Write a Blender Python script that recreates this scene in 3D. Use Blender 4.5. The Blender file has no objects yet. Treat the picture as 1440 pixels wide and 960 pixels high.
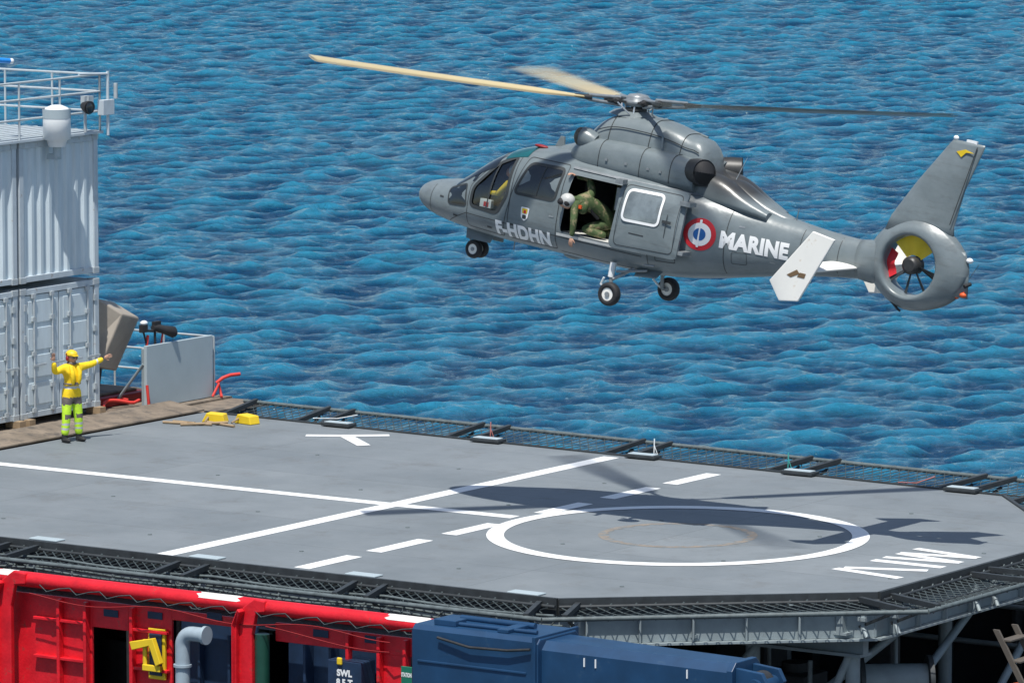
import bpy, bmesh, math, random
import numpy as np
from mathutils import Vector, Matrix, Euler
random.seed(4); np.random.seed(4)
scene=bpy.context.scene
COL=scene.collection

# ------------------------------------------------------------------ materials
MATS={}
def mat(name,col,rough=.5,metal=0.,var=.12,scale=4.,bump=0.,bscale=40.,dirt=None,spec=.5,coat=0.,stretch=None):
    if name in MATS: return MATS[name]
    m=bpy.data.materials.new(name); m.use_nodes=True
    nt=m.node_tree; N=nt.nodes; L=nt.links
    b=N['Principled BSDF']
    tc=N.new('ShaderNodeTexCoord'); src=tc.outputs['Object']
    if stretch:
        mp=N.new('ShaderNodeMapping'); mp.inputs['Scale'].default_value=stretch
        L.new(src,mp.inputs['Vector']); src=mp.outputs['Vector']
    nz=N.new('ShaderNodeTexNoise'); nz.inputs['Scale'].default_value=scale; nz.inputs['Detail'].default_value=6; nz.inputs['Roughness'].default_value=.6
    L.new(src,nz.inputs['Vector'])
    rp=N.new('ShaderNodeValToRGB')
    rp.color_ramp.elements[0].position=.3; rp.color_ramp.elements[1].position=.7
    rp.color_ramp.elements[0].color=[c*(1-var) for c in col]+[1]
    rp.color_ramp.elements[1].color=[min(1,c*(1+var)) for c in col]+[1]
    L.new(nz.outputs['Fac'],rp.inputs['Fac'])
    out=rp.outputs['Color']
    if dirt:
        dc,th,ds=dirt
        n2=N.new('ShaderNodeTexNoise'); n2.inputs['Scale'].default_value=ds; n2.inputs['Detail'].default_value=8; n2.inputs['Roughness'].default_value=.7
        L.new(src,n2.inputs['Vector'])
        r2=N.new('ShaderNodeValToRGB'); r2.color_ramp.elements[0].position=th; r2.color_ramp.elements[1].position=min(1,th+.12)
        L.new(n2.outputs['Fac'],r2.inputs['Fac'])
        mx=N.new('ShaderNodeMixRGB'); L.new(r2.outputs['Color'],mx.inputs['Fac']); L.new(out,mx.inputs['Color1']); mx.inputs['Color2'].default_value=list(dc)+[1]
        out=mx.outputs['Color']
    L.new(out,b.inputs['Base Color'])
    b.inputs['Roughness'].default_value=rough; b.inputs['Metallic'].default_value=metal
    b.inputs['Specular IOR Level'].default_value=spec
    b.inputs['Coat Weight'].default_value=coat
    if bump>0:
        n3=N.new('ShaderNodeTexNoise'); n3.inputs['Scale'].default_value=bscale; n3.inputs['Detail'].default_value=4
        L.new(src,n3.inputs['Vector'])
        bp=N.new('ShaderNodeBump'); bp.inputs['Strength'].default_value=bump; bp.inputs['Distance'].default_value=.01
        L.new(n3.outputs['Fac'],bp.inputs['Height']); L.new(bp.outputs['Normal'],b.inputs['Normal'])
    MATS[name]=m
    return m

M_white=mat('white_marking',(.80,.81,.80),.6,var=.04,scale=3,dirt=((.45,.46,.46),.63,7))
M_black=mat('black_rubber',(.018,.018,.02),.7)
M_darksteel=mat('dark_steel',(.03,.036,.04),.6,var=.3,scale=6,dirt=((.12,.05,.02),.70,9))
M_rope=mat('net_rope',(.04,.055,.06),.8,var=.5,scale=20)
M_rail=mat('net_rail',(.10,.125,.13),.6,var=.3,scale=8)
M_steel=mat('grey_steel',(.26,.31,.33),.5,var=.15,scale=3,dirt=((.16,.09,.05),.64,7))
M_galv=mat('galvanised_steel',(.44,.48,.50),.45,metal=.1,var=.12,scale=8)
M_panel=mat('grey_panel_paint',(.38,.45,.48),.5,var=.05,scale=2)
M_cont=mat('container_paint',(.56,.64,.68),.5,var=.10,scale=1.6,dirt=((.30,.24,.17),.68,3),stretch=(3,3,.5))
M_cont2=mat('container_frame_paint',(.48,.54,.58),.5,var=.10,scale=3,dirt=((.28,.18,.11),.60,5))
M_red=mat('red_ship_paint',(.66,.010,.020),.42,var=.25,scale=3,dirt=((.30,.05,.04),.58,6),bump=.4,bscale=25)
M_reddark=mat('dark_red_paint',(.26,.012,.014),.5,var=.2)
M_blue=mat('blue_boom_paint',(.010,.047,.115),.45,var=.2,scale=2,dirt=((.04,.08,.13),.62,4))
M_navy=mat('navy_paint',(.012,.03,.07),.5,var=.25,scale=4,dirt=((.06,.05,.05),.62,5))
M_hull=mat('dark_hull_paint',(.02,.024,.03),.6,var=.3,scale=2,dirt=((.09,.03,.02),.60,3))
M_yel=mat('yellow_paint',(.80,.55,.02),.5,var=.08)
M_green=mat('green_sign',(.01,.16,.10),.5)
M_brown=mat('worn_deck_paint',(.20,.16,.12),.8,var=.3,scale=2,dirt=((.10,.085,.07),.5,3),bump=.1,bscale=30)
M_tan=mat('tan_locker_paint',(.34,.30,.25),.6,var=.1)
M_wood=mat('weathered_wood',(.32,.23,.14),.8,var=.2)
M_lightw=mat('white_plastic',(.76,.78,.78),.4,var=.04)
M_hivis=mat('hivis_yellow_jacket',(.88,.60,.01),.7,var=.12,scale=14,bump=.6,bscale=14)
M_lime=mat('hivis_lime_trousers',(.55,.85,.04),.7,var=.12,scale=14,bump=.6,bscale=14)
M_cloth=mat('dark_grey_cloth',(.14,.12,.11),.85,var=.2,scale=14)
M_refl=mat('reflective_tape',(.55,.57,.58),.4)
M_skin=mat('skin',(.50,.28,.19),.5,var=.06,scale=20)
M_camo=mat('camouflage_cloth',(.055,.09,.03),.85,var=.25,scale=9,dirt=((.26,.21,.12),.50,7))
M_helm=mat('grey_helmet',(.50,.50,.48),.35,var=.04)
M_glassd=mat('dark_glazing',(.012,.016,.02),.06,var=.2,spec=.8)
M_teal=mat('teal_roof_glazing',(.01,.09,.10),.08,var=.2,spec=.8)
M_seam=mat('panel_seam',(.035,.04,.042),.6)
M_mech=mat('rotor_mechanism',(.26,.28,.29),.35,metal=.3,var=.2,scale=12)
M_mechd=mat('dark_mechanism',(.05,.05,.05),.45,metal=.4,var=.2,scale=12)
M_chrome=mat('light_metal',(.6,.62,.63),.3,metal=.7)
M_rblue=mat('roundel_blue',(.01,.10,.33),.5)
M_rred=mat('roundel_red',(.60,.02,.03),.5)
M_hwhite=mat('helicopter_white',(.84,.82,.76),.45,var=.03,scale=3,dirt=((.55,.42,.28),.64,3))
M_hwm=mat('helicopter_marking',(.84,.84,.83),.5,var=.02)
M_bronze=mat('intake_grille',(.12,.11,.09),.5,metal=.5,var=.4,scale=30)
M_orange=mat('orange_paint',(.70,.10,.02),.5)
M_hose=mat('red_hose',(.62,.04,.03),.6)
M_int=mat('cabin_lining',(.06,.062,.06),.8,var=.2)
M_cfloor=mat('cabin_floor',(.60,.60,.57),.6)

def heli_paint():
    m=bpy.data.materials.new('helicopter_grey_paint'); m.use_nodes=True
    nt=m.node_tree; N=nt.nodes; L=nt.links; b=N['Principled BSDF']
    tc=N.new('ShaderNodeTexCoord')
    nz=N.new('ShaderNodeTexNoise'); nz.inputs['Scale'].default_value=2.2; nz.inputs['Detail'].default_value=8; nz.inputs['Roughness'].default_value=.65
    L.new(tc.outputs['Object'],nz.inputs['Vector'])
    rp=N.new('ShaderNodeValToRGB'); rp.color_ramp.elements[0].position=.3; rp.color_ramp.elements[1].position=.7
    rp.color_ramp.elements[0].color=(.142,.172,.182,1); rp.color_ramp.elements[1].color=(.190,.222,.232,1)
    L.new(nz.outputs['Fac'],rp.inputs['Fac'])
    # grime streaks that run back with the airflow
    mg=N.new('ShaderNodeMapping'); mg.inputs['Scale'].default_value=(.7,4,5); L.new(tc.outputs['Object'],mg.inputs['Vector'])
    ng=N.new('ShaderNodeTexNoise'); ng.inputs['Scale'].default_value=1.6; ng.inputs['Detail'].default_value=8; ng.inputs['Roughness'].default_value=.7; L.new(mg.outputs['Vector'],ng.inputs['Vector'])
    rg=N.new('ShaderNodeValToRGB'); rg.color_ramp.elements[0].position=.52; rg.color_ramp.elements[1].position=.75; rg.color_ramp.elements[1].color=(.45,.45,.45,1); L.new(ng.outputs['Fac'],rg.inputs['Fac'])
    mgx=N.new('ShaderNodeMixRGB'); L.new(rg.outputs['Color'],mgx.inputs['Fac']); L.new(rp.outputs['Color'],mgx.inputs['Color1']); mgx.inputs['Color2'].default_value=(.085,.085,.08,1)
    # soot behind the exhausts
    mp=N.new('ShaderNodeMapping'); mp.inputs['Location'].default_value=(-6.35,0,-1.40); mp.vector_type='POINT'
    L.new(tc.outputs['Object'],mp.inputs['Vector'])
    mp2=N.new('ShaderNodeMapping'); mp2.inputs['Scale'].default_value=(1.15,1.0,2.3)
    L.new(mp.outputs['Vector'],mp2.inputs['Vector'])
    ln=N.new('ShaderNodeVectorMath'); ln.operation='LENGTH'; L.new(mp2.outputs['Vector'],ln.inputs[0])
    mr=N.new('ShaderNodeMapRange'); mr.inputs['From Min'].default_value=.5; mr.inputs['From Max'].default_value=1.0; mr.inputs['To Min'].default_value=.88; mr.inputs['To Max'].default_value=0
    L.new(ln.outputs['Value'],mr.inputs['Value'])
    mx=N.new('ShaderNodeMixRGB'); L.new(mr.outputs['Result'],mx.inputs['Fac']); L.new(mgx.outputs['Color'],mx.inputs['Color1']); mx.inputs['Color2'].default_value=(.025,.022,.02,1)
    L.new(mx.outputs['Color'],b.inputs['Base Color'])
    b.inputs['Roughness'].default_value=.32
    n2=N.new('ShaderNodeTexNoise'); n2.inputs['Scale'].default_value=4.5
    L.new(tc.outputs['Object'],n2.inputs['Vector'])
    bp=N.new('ShaderNodeBump'); bp.inputs['Strength'].default_value=.3; bp.inputs['Distance'].default_value=.025
    L.new(n2.outputs['Fac'],bp.inputs['Height']); L.new(bp.outputs['Normal'],b.inputs['Normal'])
    return m
M_heli=heli_paint()

def glass_clear():
    m=bpy.data.materials.new('clear_window'); m.use_nodes=True
    nt=m.node_tree; N=nt.nodes; L=nt.links; N.remove(N['Principled BSDF'])
    out=N['Material Output']; t=N.new('ShaderNodeBsdfTransparent'); t.inputs['Color'].default_value=(.75,.8,.8,1)
    g=N.new('ShaderNodeBsdfGlossy'); g.inputs['Roughness'].default_value=.03
    mx=N.new('ShaderNodeMixShader'); mx.inputs['Fac'].default_value=.12
    L.new(t.outputs[0],mx.inputs[1]); L.new(g.outputs[0],mx.inputs[2]); L.new(mx.outputs[0],out.inputs['Surface'])
    return m
M_clear=glass_clear()

def blade_mat(name,col,a0,a1):
    m=bpy.data.materials.new(name); m.use_nodes=True
    nt=m.node_tree; N=nt.nodes; L=nt.links; b=N['Principled BSDF']
    b.inputs['Base Color'].default_value=list(col)+[1]; b.inputs['Roughness'].default_value=.6
    uv=N.new('ShaderNodeUVMap'); sp=N.new('ShaderNodeSeparateXYZ'); L.new(uv.outputs['UV'],sp.inputs[0])
    cr=N.new('ShaderNodeValToRGB'); cr.color_ramp.interpolation='EASE'; e=cr.color_ramp.elements
    e[0].position=0; e[0].color=(0,0,0,1); e[1].position=1; e[1].color=(0,0,0,1)
    x=e.new(.36); x.color=(1,1,1,1); x=e.new(.64); x.color=(1,1,1,1)
    L.new(sp.outputs['X'],cr.inputs['Fac'])
    mr=N.new('ShaderNodeMapRange'); mr.inputs['To Min'].default_value=a0; mr.inputs['To Max'].default_value=a1
    L.new(sp.outputs['Y'],mr.inputs['Value'])
    mu=N.new('ShaderNodeMath'); mu.operation='MULTIPLY'; L.new(cr.outputs['Color'],mu.inputs[0]); L.new(mr.outputs['Result'],mu.inputs[1])
    L.new(mu.outputs[0],b.inputs['Alpha'])
    return m

# ------------------------------------------------------------------ mesh builder
class MB:
    def __init__(s): s.v=[]; s.f=[]; s.m=[]; s.s=[]
    def add(s,vs,fs,m=0,smooth=False):
        o=len(s.v); s.v+= [tuple(p) for p in vs]
        for f in fs: s.f.append([i+o for i in f]); s.m.append(m); s.s.append(smooth)
    def box(s,a,b,m=0,M=None):
        x0,x1=sorted((a[0],b[0]));y0,y1=sorted((a[1],b[1]));z0,z1=sorted((a[2],b[2]))
        vs=[(x0,y0,z0),(x1,y0,z0),(x1,y1,z0),(x0,y1,z0),(x0,y0,z1),(x1,y0,z1),(x1,y1,z1),(x0,y1,z1)]
        if M is not None: vs=[M@Vector(p) for p in vs]
        s.add(vs,[(3,2,1,0),(4,5,6,7),(0,1,5,4),(1,2,6,5),(2,3,7,6),(3,0,4,7)],m)
    def tube(s,p,q,r,m=0,n=8,r2=None,cap=True):
        s.ptube([p,q],[r,r if r2 is None else r2],m,n,cap)
    def ptube(s,pts,rs,m=0,n=8,cap=True):
        pts=[Vector(p) for p in pts]
        if not hasattr(rs,'__len__'): rs=[rs]*len(pts)
        vs=[];k=len(pts); prev=None
        for i,p in enumerate(pts):
            d=(pts[min(i+1,k-1)]-pts[max(i-1,0)])
            if d.length<1e-9: d=Vector((0,0,1))
            d.normalize()
            if prev is None:
                up=Vector((0,0,1)) if abs(d.z)<.9 else Vector((1,0,0))
                a=d.cross(up).normalized()
            else:
                a=(prev-d*prev.dot(d)).normalized()
            prev=a; b=d.cross(a)
            for j in range(n):
                t=2*math.pi*j/n+ (math.pi/4 if n==4 else 0)
                vs.append(p+(a*math.cos(t)+b*math.sin(t))*rs[i])
        fs=[]
        for i in range(k-1):
            for j in range(n):
                fs.append((i*n+j,i*n+(j+1)%n,(i+1)*n+(j+1)%n,(i+1)*n+j))
        s.add(vs,fs,m,n>4)
        if cap:
            s.add(vs[:n],[tuple(range(n))[::-1]],m); s.add(vs[-n:],[tuple(range(n))],m)
    def ell(s,c,r,m=0,nu=16,nv=10,fn=None,M=None):
        if not hasattr(r,'__len__'): r=(r,r,r)
        vs=[]
        for i in range(nv+1):
            ph=-math.pi/2+math.pi*i/nv
            for j in range(nu):
                t=2*math.pi*j/nu
                p=Vector((math.cos(ph)*math.cos(t),math.cos(ph)*math.sin(t),math.sin(ph)))
                if fn: p=fn(p)
                p=Vector((p.x*r[0],p.y*r[1],p.z*r[2]))
                if M is not None: p=M@p
                vs.append(p+Vector(c))
        fs=[(i*nu+j,i*nu+(j+1)%nu,(i+1)*nu+(j+1)%nu,(i+1)*nu+j) for i in range(nv) for j in range(nu)]
        s.add(vs,fs,m,True)
    def prism(s,poly,d,m=0):
        d=Vector(d); a=[Vector(p) for p in poly]; n=len(a)
        vs=a+[p+d for p in a]
        fs=[tuple(range(n))[::-1],tuple(range(n,2*n))]+[(i,(i+1)%n,n+(i+1)%n,n+i) for i in range(n)]
        s.add(vs,fs,m)
    def flat(s,poly,m=0): s.add(poly,[tuple(range(len(poly)))],m)
    def loft(s,rings,m=0,caps=True,smooth=True):
        n=len(rings[0]); vs=[p for r in rings for p in r]
        fs=[(i*n+j,i*n+(j+1)%n,(i+1)*n+(j+1)%n,(i+1)*n+j) for i in range(len(rings)-1) for j in range(n)]
        if caps: fs+= [tuple(range(n))[::-1],tuple(range((len(rings)-1)*n,len(rings)*n))]
        s.add(vs,fs,m,smooth)
    def obj(s,name,parent,mats,bevel=0):
        me=bpy.data.meshes.new(name); me.from_pydata([tuple(p) for p in s.v],[],s.f)
        for mm in mats: me.materials.append(mm)
        me.polygons.foreach_set('material_index',s.m); me.polygons.foreach_set('use_smooth',s.s)
        me.update()
        bm=bmesh.new(); bm.from_mesh(me); bmesh.ops.recalc_face_normals(bm,faces=bm.faces); bm.to_mesh(me); bm.free()
        o=bpy.data.objects.new(name,me); COL.objects.link(o)
        if parent: o.parent=parent
        if bevel:
            b=o.modifiers.new('bevel','BEVEL'); b.width=bevel; b.segments=2; b.limit_method='ANGLE'; b.angle_limit=math.radians(50)
        return o
def root(name,loc=(0,0,0),rot=(0,0,0)):
    e=bpy.data.objects.new(name,None); e.location=loc; e.rotation_euler=rot; e.empty_display_size=.3; COL.objects.link(e); return e

# ------------------------------------------------------------------ camera, sun, sky
# World axes: +X runs aft along the helideck centre line, +Y to the far side, origin = landing circle centre
YAW=math.radians(34.)
cam=bpy.data.cameras.new('camera'); co=bpy.data.objects.new('camera',cam); COL.objects.link(co)
co.location=(52.84,-83.40,15.62); co.rotation_euler=(math.radians(90-7.1),0,YAW)
cam.sensor_width=36; cam.lens=205.75; cam.clip_start=1; cam.clip_end=30000
scene.camera=co
ldir=Vector((-.149,.382,-1)).normalized()
sl=bpy.data.lights.new('sun','SUN'); sl.energy=5.0; sl.angle=math.radians(.5); sl.color=(1,.97,.91)
so=bpy.data.objects.new('sun',sl); COL.objects.link(so); so.rotation_euler=ldir.to_track_quat('-Z','Y').to_euler(); so.location=(0,0,60)
w=bpy.data.worlds.new('World'); scene.world=w; w.use_nodes=True
nt=w.node_tree; bg=nt.nodes['Background']; sk=nt.nodes.new('ShaderNodeTexSky'); sk.sky_type='NISHITA'; sk.sun_disc=False
sk.sun_elevation=math.asin(-ldir.z); sk.sun_rotation=math.atan2(-ldir.x,-ldir.y)
nt.links.new(sk.outputs[0],bg.inputs[0]); bg.inputs[1].default_value=.12
scene.view_settings.view_transform='Standard'; scene.view_settings.look='None'; scene.view_settings.exposure=0

# ------------------------------------------------------------------ sea
def sea():
    def axis(a,b,step,far):
        core=list(np.arange(a,b,step)); d=step;x=core[-1]
        hi=[]
        while x<far: d*=1.25; x+=d; hi.append(x)
        d=step;x=a;lo=[]
        while x>-far: d*=1.25; x-=d; lo.append(x)
        return np.array(lo[::-1]+core+hi)
    xs=axis(-42,42,.14,9000); ys=axis(40,290,.18,12000)
    X,Y=np.meshgrid(xs,ys); nx,ny=len(xs),len(ys)
    def fade(v,a,b,w): return np.clip((v-a)/w,0,1)*np.clip((b-v)/w,0,1)
    mask=fade(X,-42,42,5)*fade(Y,40,290,6)
    Z=np.zeros_like(X); DX=np.zeros_like(X); DY=np.zeros_like(X)
    rng=np.random.RandomState(31)
    n=96
    for i in range(n):
        lam=.55*(6.5/.55)**((i/(n-1))**1.2)*rng.uniform(.9,1.1)
        k=2*math.pi/lam
        th=math.radians(-72)+rng.normal(0,.75)
        slope=.036 if lam<2.4 else .036*(2.4/lam)**1.25
        a=slope/k; kx,ky=k*math.cos(th),k*math.sin(th); ph=rng.uniform(0,6.28)
        q=kx*X+ky*Y+ph
        g=1+.95*np.sin(X*rng.uniform(.15,.9)/lam**.5+Y*rng.uniform(-.6,.6)/lam**.5+rng.uniform(0,6.28))
        Z+=a*g*np.cos(q); s=np.sin(q)*a*g; DX-=s*math.cos(th); DY-=s*math.sin(th)
    Z*=mask; X=X+DX*mask*.95; Y=Y+DY*mask*.95
    co_=np.stack([X,Y,Z],-1).reshape(-1,3).astype(np.float32)
    me=bpy.data.meshes.new('sea'); me.vertices.add(nx*ny); me.vertices.foreach_set('co',co_.ravel())
    idx=np.arange(nx*ny).reshape(ny,nx)
    q=np.stack([idx[:-1,:-1],idx[:-1,1:],idx[1:,1:],idx[1:,:-1]],-1).reshape(-1,4)
    nf=len(q); me.loops.add(nf*4); me.loops.foreach_set('vertex_index',q.ravel().astype(np.int32))
    me.polygons.add(nf); me.polygons.foreach_set('loop_start',np.arange(0,nf*4,4,dtype=np.int32))
    me.polygons.foreach_set('use_smooth',np.ones(nf,dtype=bool)); me.update(calc_edges=True)
    o=bpy.data.objects.new('sea',me); COL.objects.link(o); o.rotation_euler=(0,0,YAW); o.location=(0,0,-9)
    m=bpy.data.materials.new('sea_water'); m.use_nodes=True; nt=m.node_tree; N=nt.nodes; L=nt.links; b=N['Principled BSDF']
    tc=N.new('ShaderNodeTexCoord')
    nz=N.new('ShaderNodeTexNoise'); nz.inputs['Scale'].default_value=.7; nz.inputs['Detail'].default_value=7; nz.inputs['Roughness'].default_value=.65
    L.new(tc.outputs['Object'],nz.inputs['Vector'])
    sp=N.new('ShaderNodeSeparateXYZ'); L.new(tc.outputs['Object'],sp.inputs[0])
    # base colour follows wave height: lighter at the crests, deeper blue in the troughs
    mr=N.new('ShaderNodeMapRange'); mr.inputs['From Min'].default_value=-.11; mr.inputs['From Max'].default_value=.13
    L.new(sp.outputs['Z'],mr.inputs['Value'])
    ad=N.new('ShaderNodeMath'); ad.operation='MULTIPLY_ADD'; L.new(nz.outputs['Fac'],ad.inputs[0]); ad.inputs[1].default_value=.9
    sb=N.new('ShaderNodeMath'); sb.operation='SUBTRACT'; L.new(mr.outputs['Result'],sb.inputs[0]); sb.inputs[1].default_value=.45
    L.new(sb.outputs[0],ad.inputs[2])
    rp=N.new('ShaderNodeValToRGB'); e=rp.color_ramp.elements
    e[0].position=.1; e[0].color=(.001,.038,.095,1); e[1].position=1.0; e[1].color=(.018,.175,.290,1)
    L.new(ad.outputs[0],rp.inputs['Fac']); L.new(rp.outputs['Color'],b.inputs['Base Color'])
    b.inputs['Roughness'].default_value=.08; b.inputs['IOR'].default_value=1.34
    mp=N.new('ShaderNodeMapping'); mp.inputs['Scale'].default_value=(1,1.4,1); mp.inputs['Rotation'].default_value=(0,0,.3); L.new(tc.outputs['Object'],mp.inputs['Vector'])
    n1=N.new('ShaderNodeTexNoise'); n1.inputs['Scale'].default_value=2.1; n1.inputs['Detail'].default_value=5; n1.inputs['Roughness'].default_value=.62; n1.inputs['Distortion'].default_value=.5
    L.new(mp.outputs['Vector'],n1.inputs['Vector'])
    bp=N.new('ShaderNodeBump'); bp.inputs['Strength'].default_value=1; bp.inputs['Distance'].default_value=.36
    L.new(n1.outputs['Fac'],bp.inputs['Height']); L.new(bp.outputs['Normal'],b.inputs['Normal'])
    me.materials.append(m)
sea()

# ------------------------------------------------------------------ helideck
DECK=[(-16,-6.75),(1.95,-6.62),(5.85,-3.25),(5.85,3.1),(2.4,6.98),(-16,7.82)]
OUT=[(-16,-8.0),(2.45,-7.85),(7.1,-3.8),(7.1,3.65),(2.95,8.3),(-16,9.15)]
def deck_mat():
    m=bpy.data.materials.new('helideck_grey_paint'); m.use_nodes=True; nt=m.node_tree; N=nt.nodes; L=nt.links; b=N['Principled BSDF']
    tc=N.new('ShaderNodeTexCoord')
    a=N.new('ShaderNodeTexNoise'); a.inputs['Scale'].default_value=.35; a.inputs['Detail'].default_value=9; a.inputs['Roughness'].default_value=.7; L.new(tc.outputs['Object'],a.inputs['Vector'])
    rp=N.new('ShaderNodeValToRGB'); e=rp.color_ramp.elements; e[0].position=.32; e[1].position=.68; e[0].color=(.150,.172,.186,1); e[1].color=(.212,.235,.250,1)
    L.new(a.outputs['Fac'],rp.inputs['Fac'])
    br=N.new('ShaderNodeTexBrick'); br.offset=.0; br.inputs['Scale'].default_value=1; br.inputs['Mortar Size'].default_value=.010; br.inputs['Brick Width'].default_value=6; br.inputs['Row Height'].default_value=2.22
    br.inputs['Color1'].default_value=(1,1,1,1); br.inputs['Color2'].default_value=(.90,.91,.92,1); br.inputs['Mortar'].default_value=(.66,.66,.66,1); L.new(tc.outputs['Object'],br.inputs['Vector'])
    mu=N.new('ShaderNodeMixRGB'); mu.blend_type='MULTIPLY'; mu.inputs['Fac'].default_value=1; L.new(rp.outputs['Color'],mu.inputs['Color1']); L.new(br.outputs['Color'],mu.inputs['Color2'])
    s=N.new('ShaderNodeTexNoise'); s.inputs['Scale'].default_value=1.0; s.inputs['Detail'].default_value=10; s.inputs['Roughness'].default_value=.8; L.new(tc.outputs['Object'],s.inputs['Vector'])
    r2=N.new('ShaderNodeValToRGB'); r2.color_ramp.elements[0].position=.53; r2.color_ramp.elements[1].position=.72; r2.color_ramp.elements[1].color=(.62,.62,.62,1); L.new(s.outputs['Fac'],r2.inputs['Fac'])
    m2=N.new('ShaderNodeMixRGB'); L.new(r2.outputs['Color'],m2.inputs['Fac']); L.new(mu.outputs['Color'],m2.inputs['Color1']); m2.inputs['Color2'].default_value=(.110,.108,.102,1)
    # tyre scuffs and drag marks along the centre line direction
    mp=N.new('ShaderNodeMapping'); mp.inputs['Scale'].default_value=(.12,2.2,1); mp.inputs['Rotation'].default_value=(0,0,.12); L.new(tc.outputs['Object'],mp.inputs['Vector'])
    t=N.new('ShaderNodeTexNoise'); t.inputs['Scale'].default_value=2.2; t.inputs['Detail'].default_value=7; t.inputs['Roughness'].default_value=.7; L.new(mp.outputs['Vector'],t.inputs['Vector'])
    r3=N.new('ShaderNodeValToRGB'); r3.color_ramp.elements[0].position=.60; r3.color_ramp.elements[1].position=.74; r3.color_ramp.elements[1].color=(.5,.5,.5,1); L.new(t.outputs['Fac'],r3.inputs['Fac'])
    m3=N.new('ShaderNodeMixRGB'); L.new(r3.outputs['Color'],m3.inputs['Fac']); L.new(m2.outputs['Color'],m3.inputs['Color1']); m3.inputs['Color2'].default_value=(.09,.088,.085,1)
    L.new(m3.outputs['Color'],b.inputs['Base Color']); b.inputs['Roughness'].default_value=.7
    n3=N.new('ShaderNodeTexNoise'); n3.inputs['Scale'].default_value=1.2; n3.inputs['Detail'].default_value=8; n3.inputs['Roughness'].default_value=.75; L.new(tc.outputs['Object'],n3.inputs['Vector'])
    bp=N.new('ShaderNodeBump'); bp.inputs['Strength'].default_value=.35; bp.inputs['Distance'].default_value=.03; L.new(n3.outputs['Fac'],bp.inputs['Height']); L.new(bp.outputs['Normal'],b.inputs['Normal'])
    return m
M_deck=deck_mat()
hd=root('helideck')
b=MB(); b.prism([(x,y,-.22) for x,y in DECK],(0,0,.22)); b.obj('deck_plate',hd,[M_deck])
b=MB()
for i in range(len(DECK)-1):
    p,q=Vector(DECK[i]),Vector(DECK[i+1]); d=(q-p).normalized(); n=Vector((d.y,-d.x))
    for o0,o1,z0,z1,mi in ((.003,.07,-.24,.03,0),(-.10,-.04,-.72,-.24,1),(-.10,.08,-.76,-.725,1)):
        P=[p+n*o0,q+n*o0,q+n*o1,p+n*o1]
        b.prism([(v.x,v.y,z0) for v in P],(0,0,z1-z0),mi)
    L_=(q-p).length
    for k in range(int(L_/.86)):
        c_=p+d*(k+.5)*.86; b.prism([(v.x,v.y,-.72) for v in (c_+n*(-.039),c_+d*.03+n*(-.039),c_+d*.03+n*.06,c_+n*.06)],(0,0,.48),1)
b.obj('edge_beam',hd,[M_darksteel,M_steel])
# markings
Z1=.004
b=MB()
def strip(x0,y0,x1,y1,wd,z=Z1,m=0):
    p,q=Vector((x0,y0)),Vector((x1,y1)); d=(q-p).normalized(); n=Vector((-d.y,d.x))*wd/2
    b.flat([(v.x,v.y,z) for v in (p-n,q-n,q+n,p+n)],m)
strip(-16,.1,-6.17,.1,.30); strip(-5.83,.1,-3.42,.1,.30)
strip(-6,-6.55,-6,7.15,.34)
for a0,a1 in ((.72,2.13),(2.82,4.35),(4.9,6.4)):
    strip(-3.28,a0,-3.28,a1,.32); strip(-3.28,-a0,-3.28,-a1,.32)
n=128
ro,ri=3.27,2.97
for i in range(n):
    t0,t1=2*math.pi*i/n,2*math.pi*(i+1)/n
    b.flat([(ro*math.cos(t0),ro*math.sin(t0),Z1+.004),(ro*math.cos(t1),ro*math.sin(t1),Z1+.004),(ri*math.cos(t1),ri*math.sin(t1),Z1+.004),(ri*math.cos(t0),ri*math.sin(t0),Z1+.004)])
strip(-12.42,6.3,-11.7,6.72,.24,Z1+.002); strip(-11.7,6.72,-11.1,7.2,.24,Z1+.003); strip(-11.68,6.62,-10.7,5.8,.26,Z1+.004)
strip(4.02,-1.5,5.4,-1.75,.2); strip(4.1,-1.35,5.4,-.85,.2,Z1+.001)
strip(4.1,-.42,5.45,-.42,.22)
strip(4.1,-.05,5.45,.15,.19); strip(4.1,.42,5.45,.16,.19,Z1+.001); strip(4.1,.46,5.45,.72,.19,Z1+.002); strip(4.1,1.0,5.45,.74,.19,Z1+.003)
strip(-12.2,-4.4,-11.4,-4.4,.25)
b.obj('markings',hd,[M_white])
M_rustring=mat('rust_stain',(.235,.20,.165),.85,var=.2,scale=6,dirt=((.17,.185,.19),.46,5))
b=MB()
for i in range(96):
    t0,t1=2*math.pi*i/96,2*math.pi*(i+1)/96
    r0=1.20+.03*math.sin(i*1.7); r1=1.36
    b.flat([(r1*math.cos(t0),r1*math.sin(t0),.003),(r1*math.cos(t1),r1*math.sin(t1),.003),(r0*math.cos(t1),r0*math.sin(t1),.003),(r0*math.cos(t0),r0*math.sin(t0),.003)])
b.obj('tie_down_ring',hd,[M_rustring])
b=MB()
for i in range(-4,2):
    for j in range(-1,3):
        x=i*3.2+2.1; y=j*3.1-1.9
        b.ptube([(x,y,.002),(x,y,.012)],[.04,.035],0,10)
b.obj('tie_down_point',hd,[M_rail])
b=MB()
for x in (-12.6,-9.0,-5.4,-1.9,1.6):
    y=7.08-.045*x
    b.box((x-.33,y-.16,.02),(x+.33,y+.12,.08),0); b.box((x-.28,y-.12,.08),(x+.28,y+.08,.1),1)
    b.tube((x-.25,y-.1,0),(x-.25,y-.1,.03),.03,0); b.tube((x+.25,y-.1,0),(x+.25,y-.1,.03),.03,0)
for x in (-8.6,-5.2,-2.0,1.2):
    b.box((x-.3,-6.55,.004),(x+.3,-6.3,.03),1)
b.obj('edge_fitting',hd,[M_darksteel,M_panel],.01)
b=MB()
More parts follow.
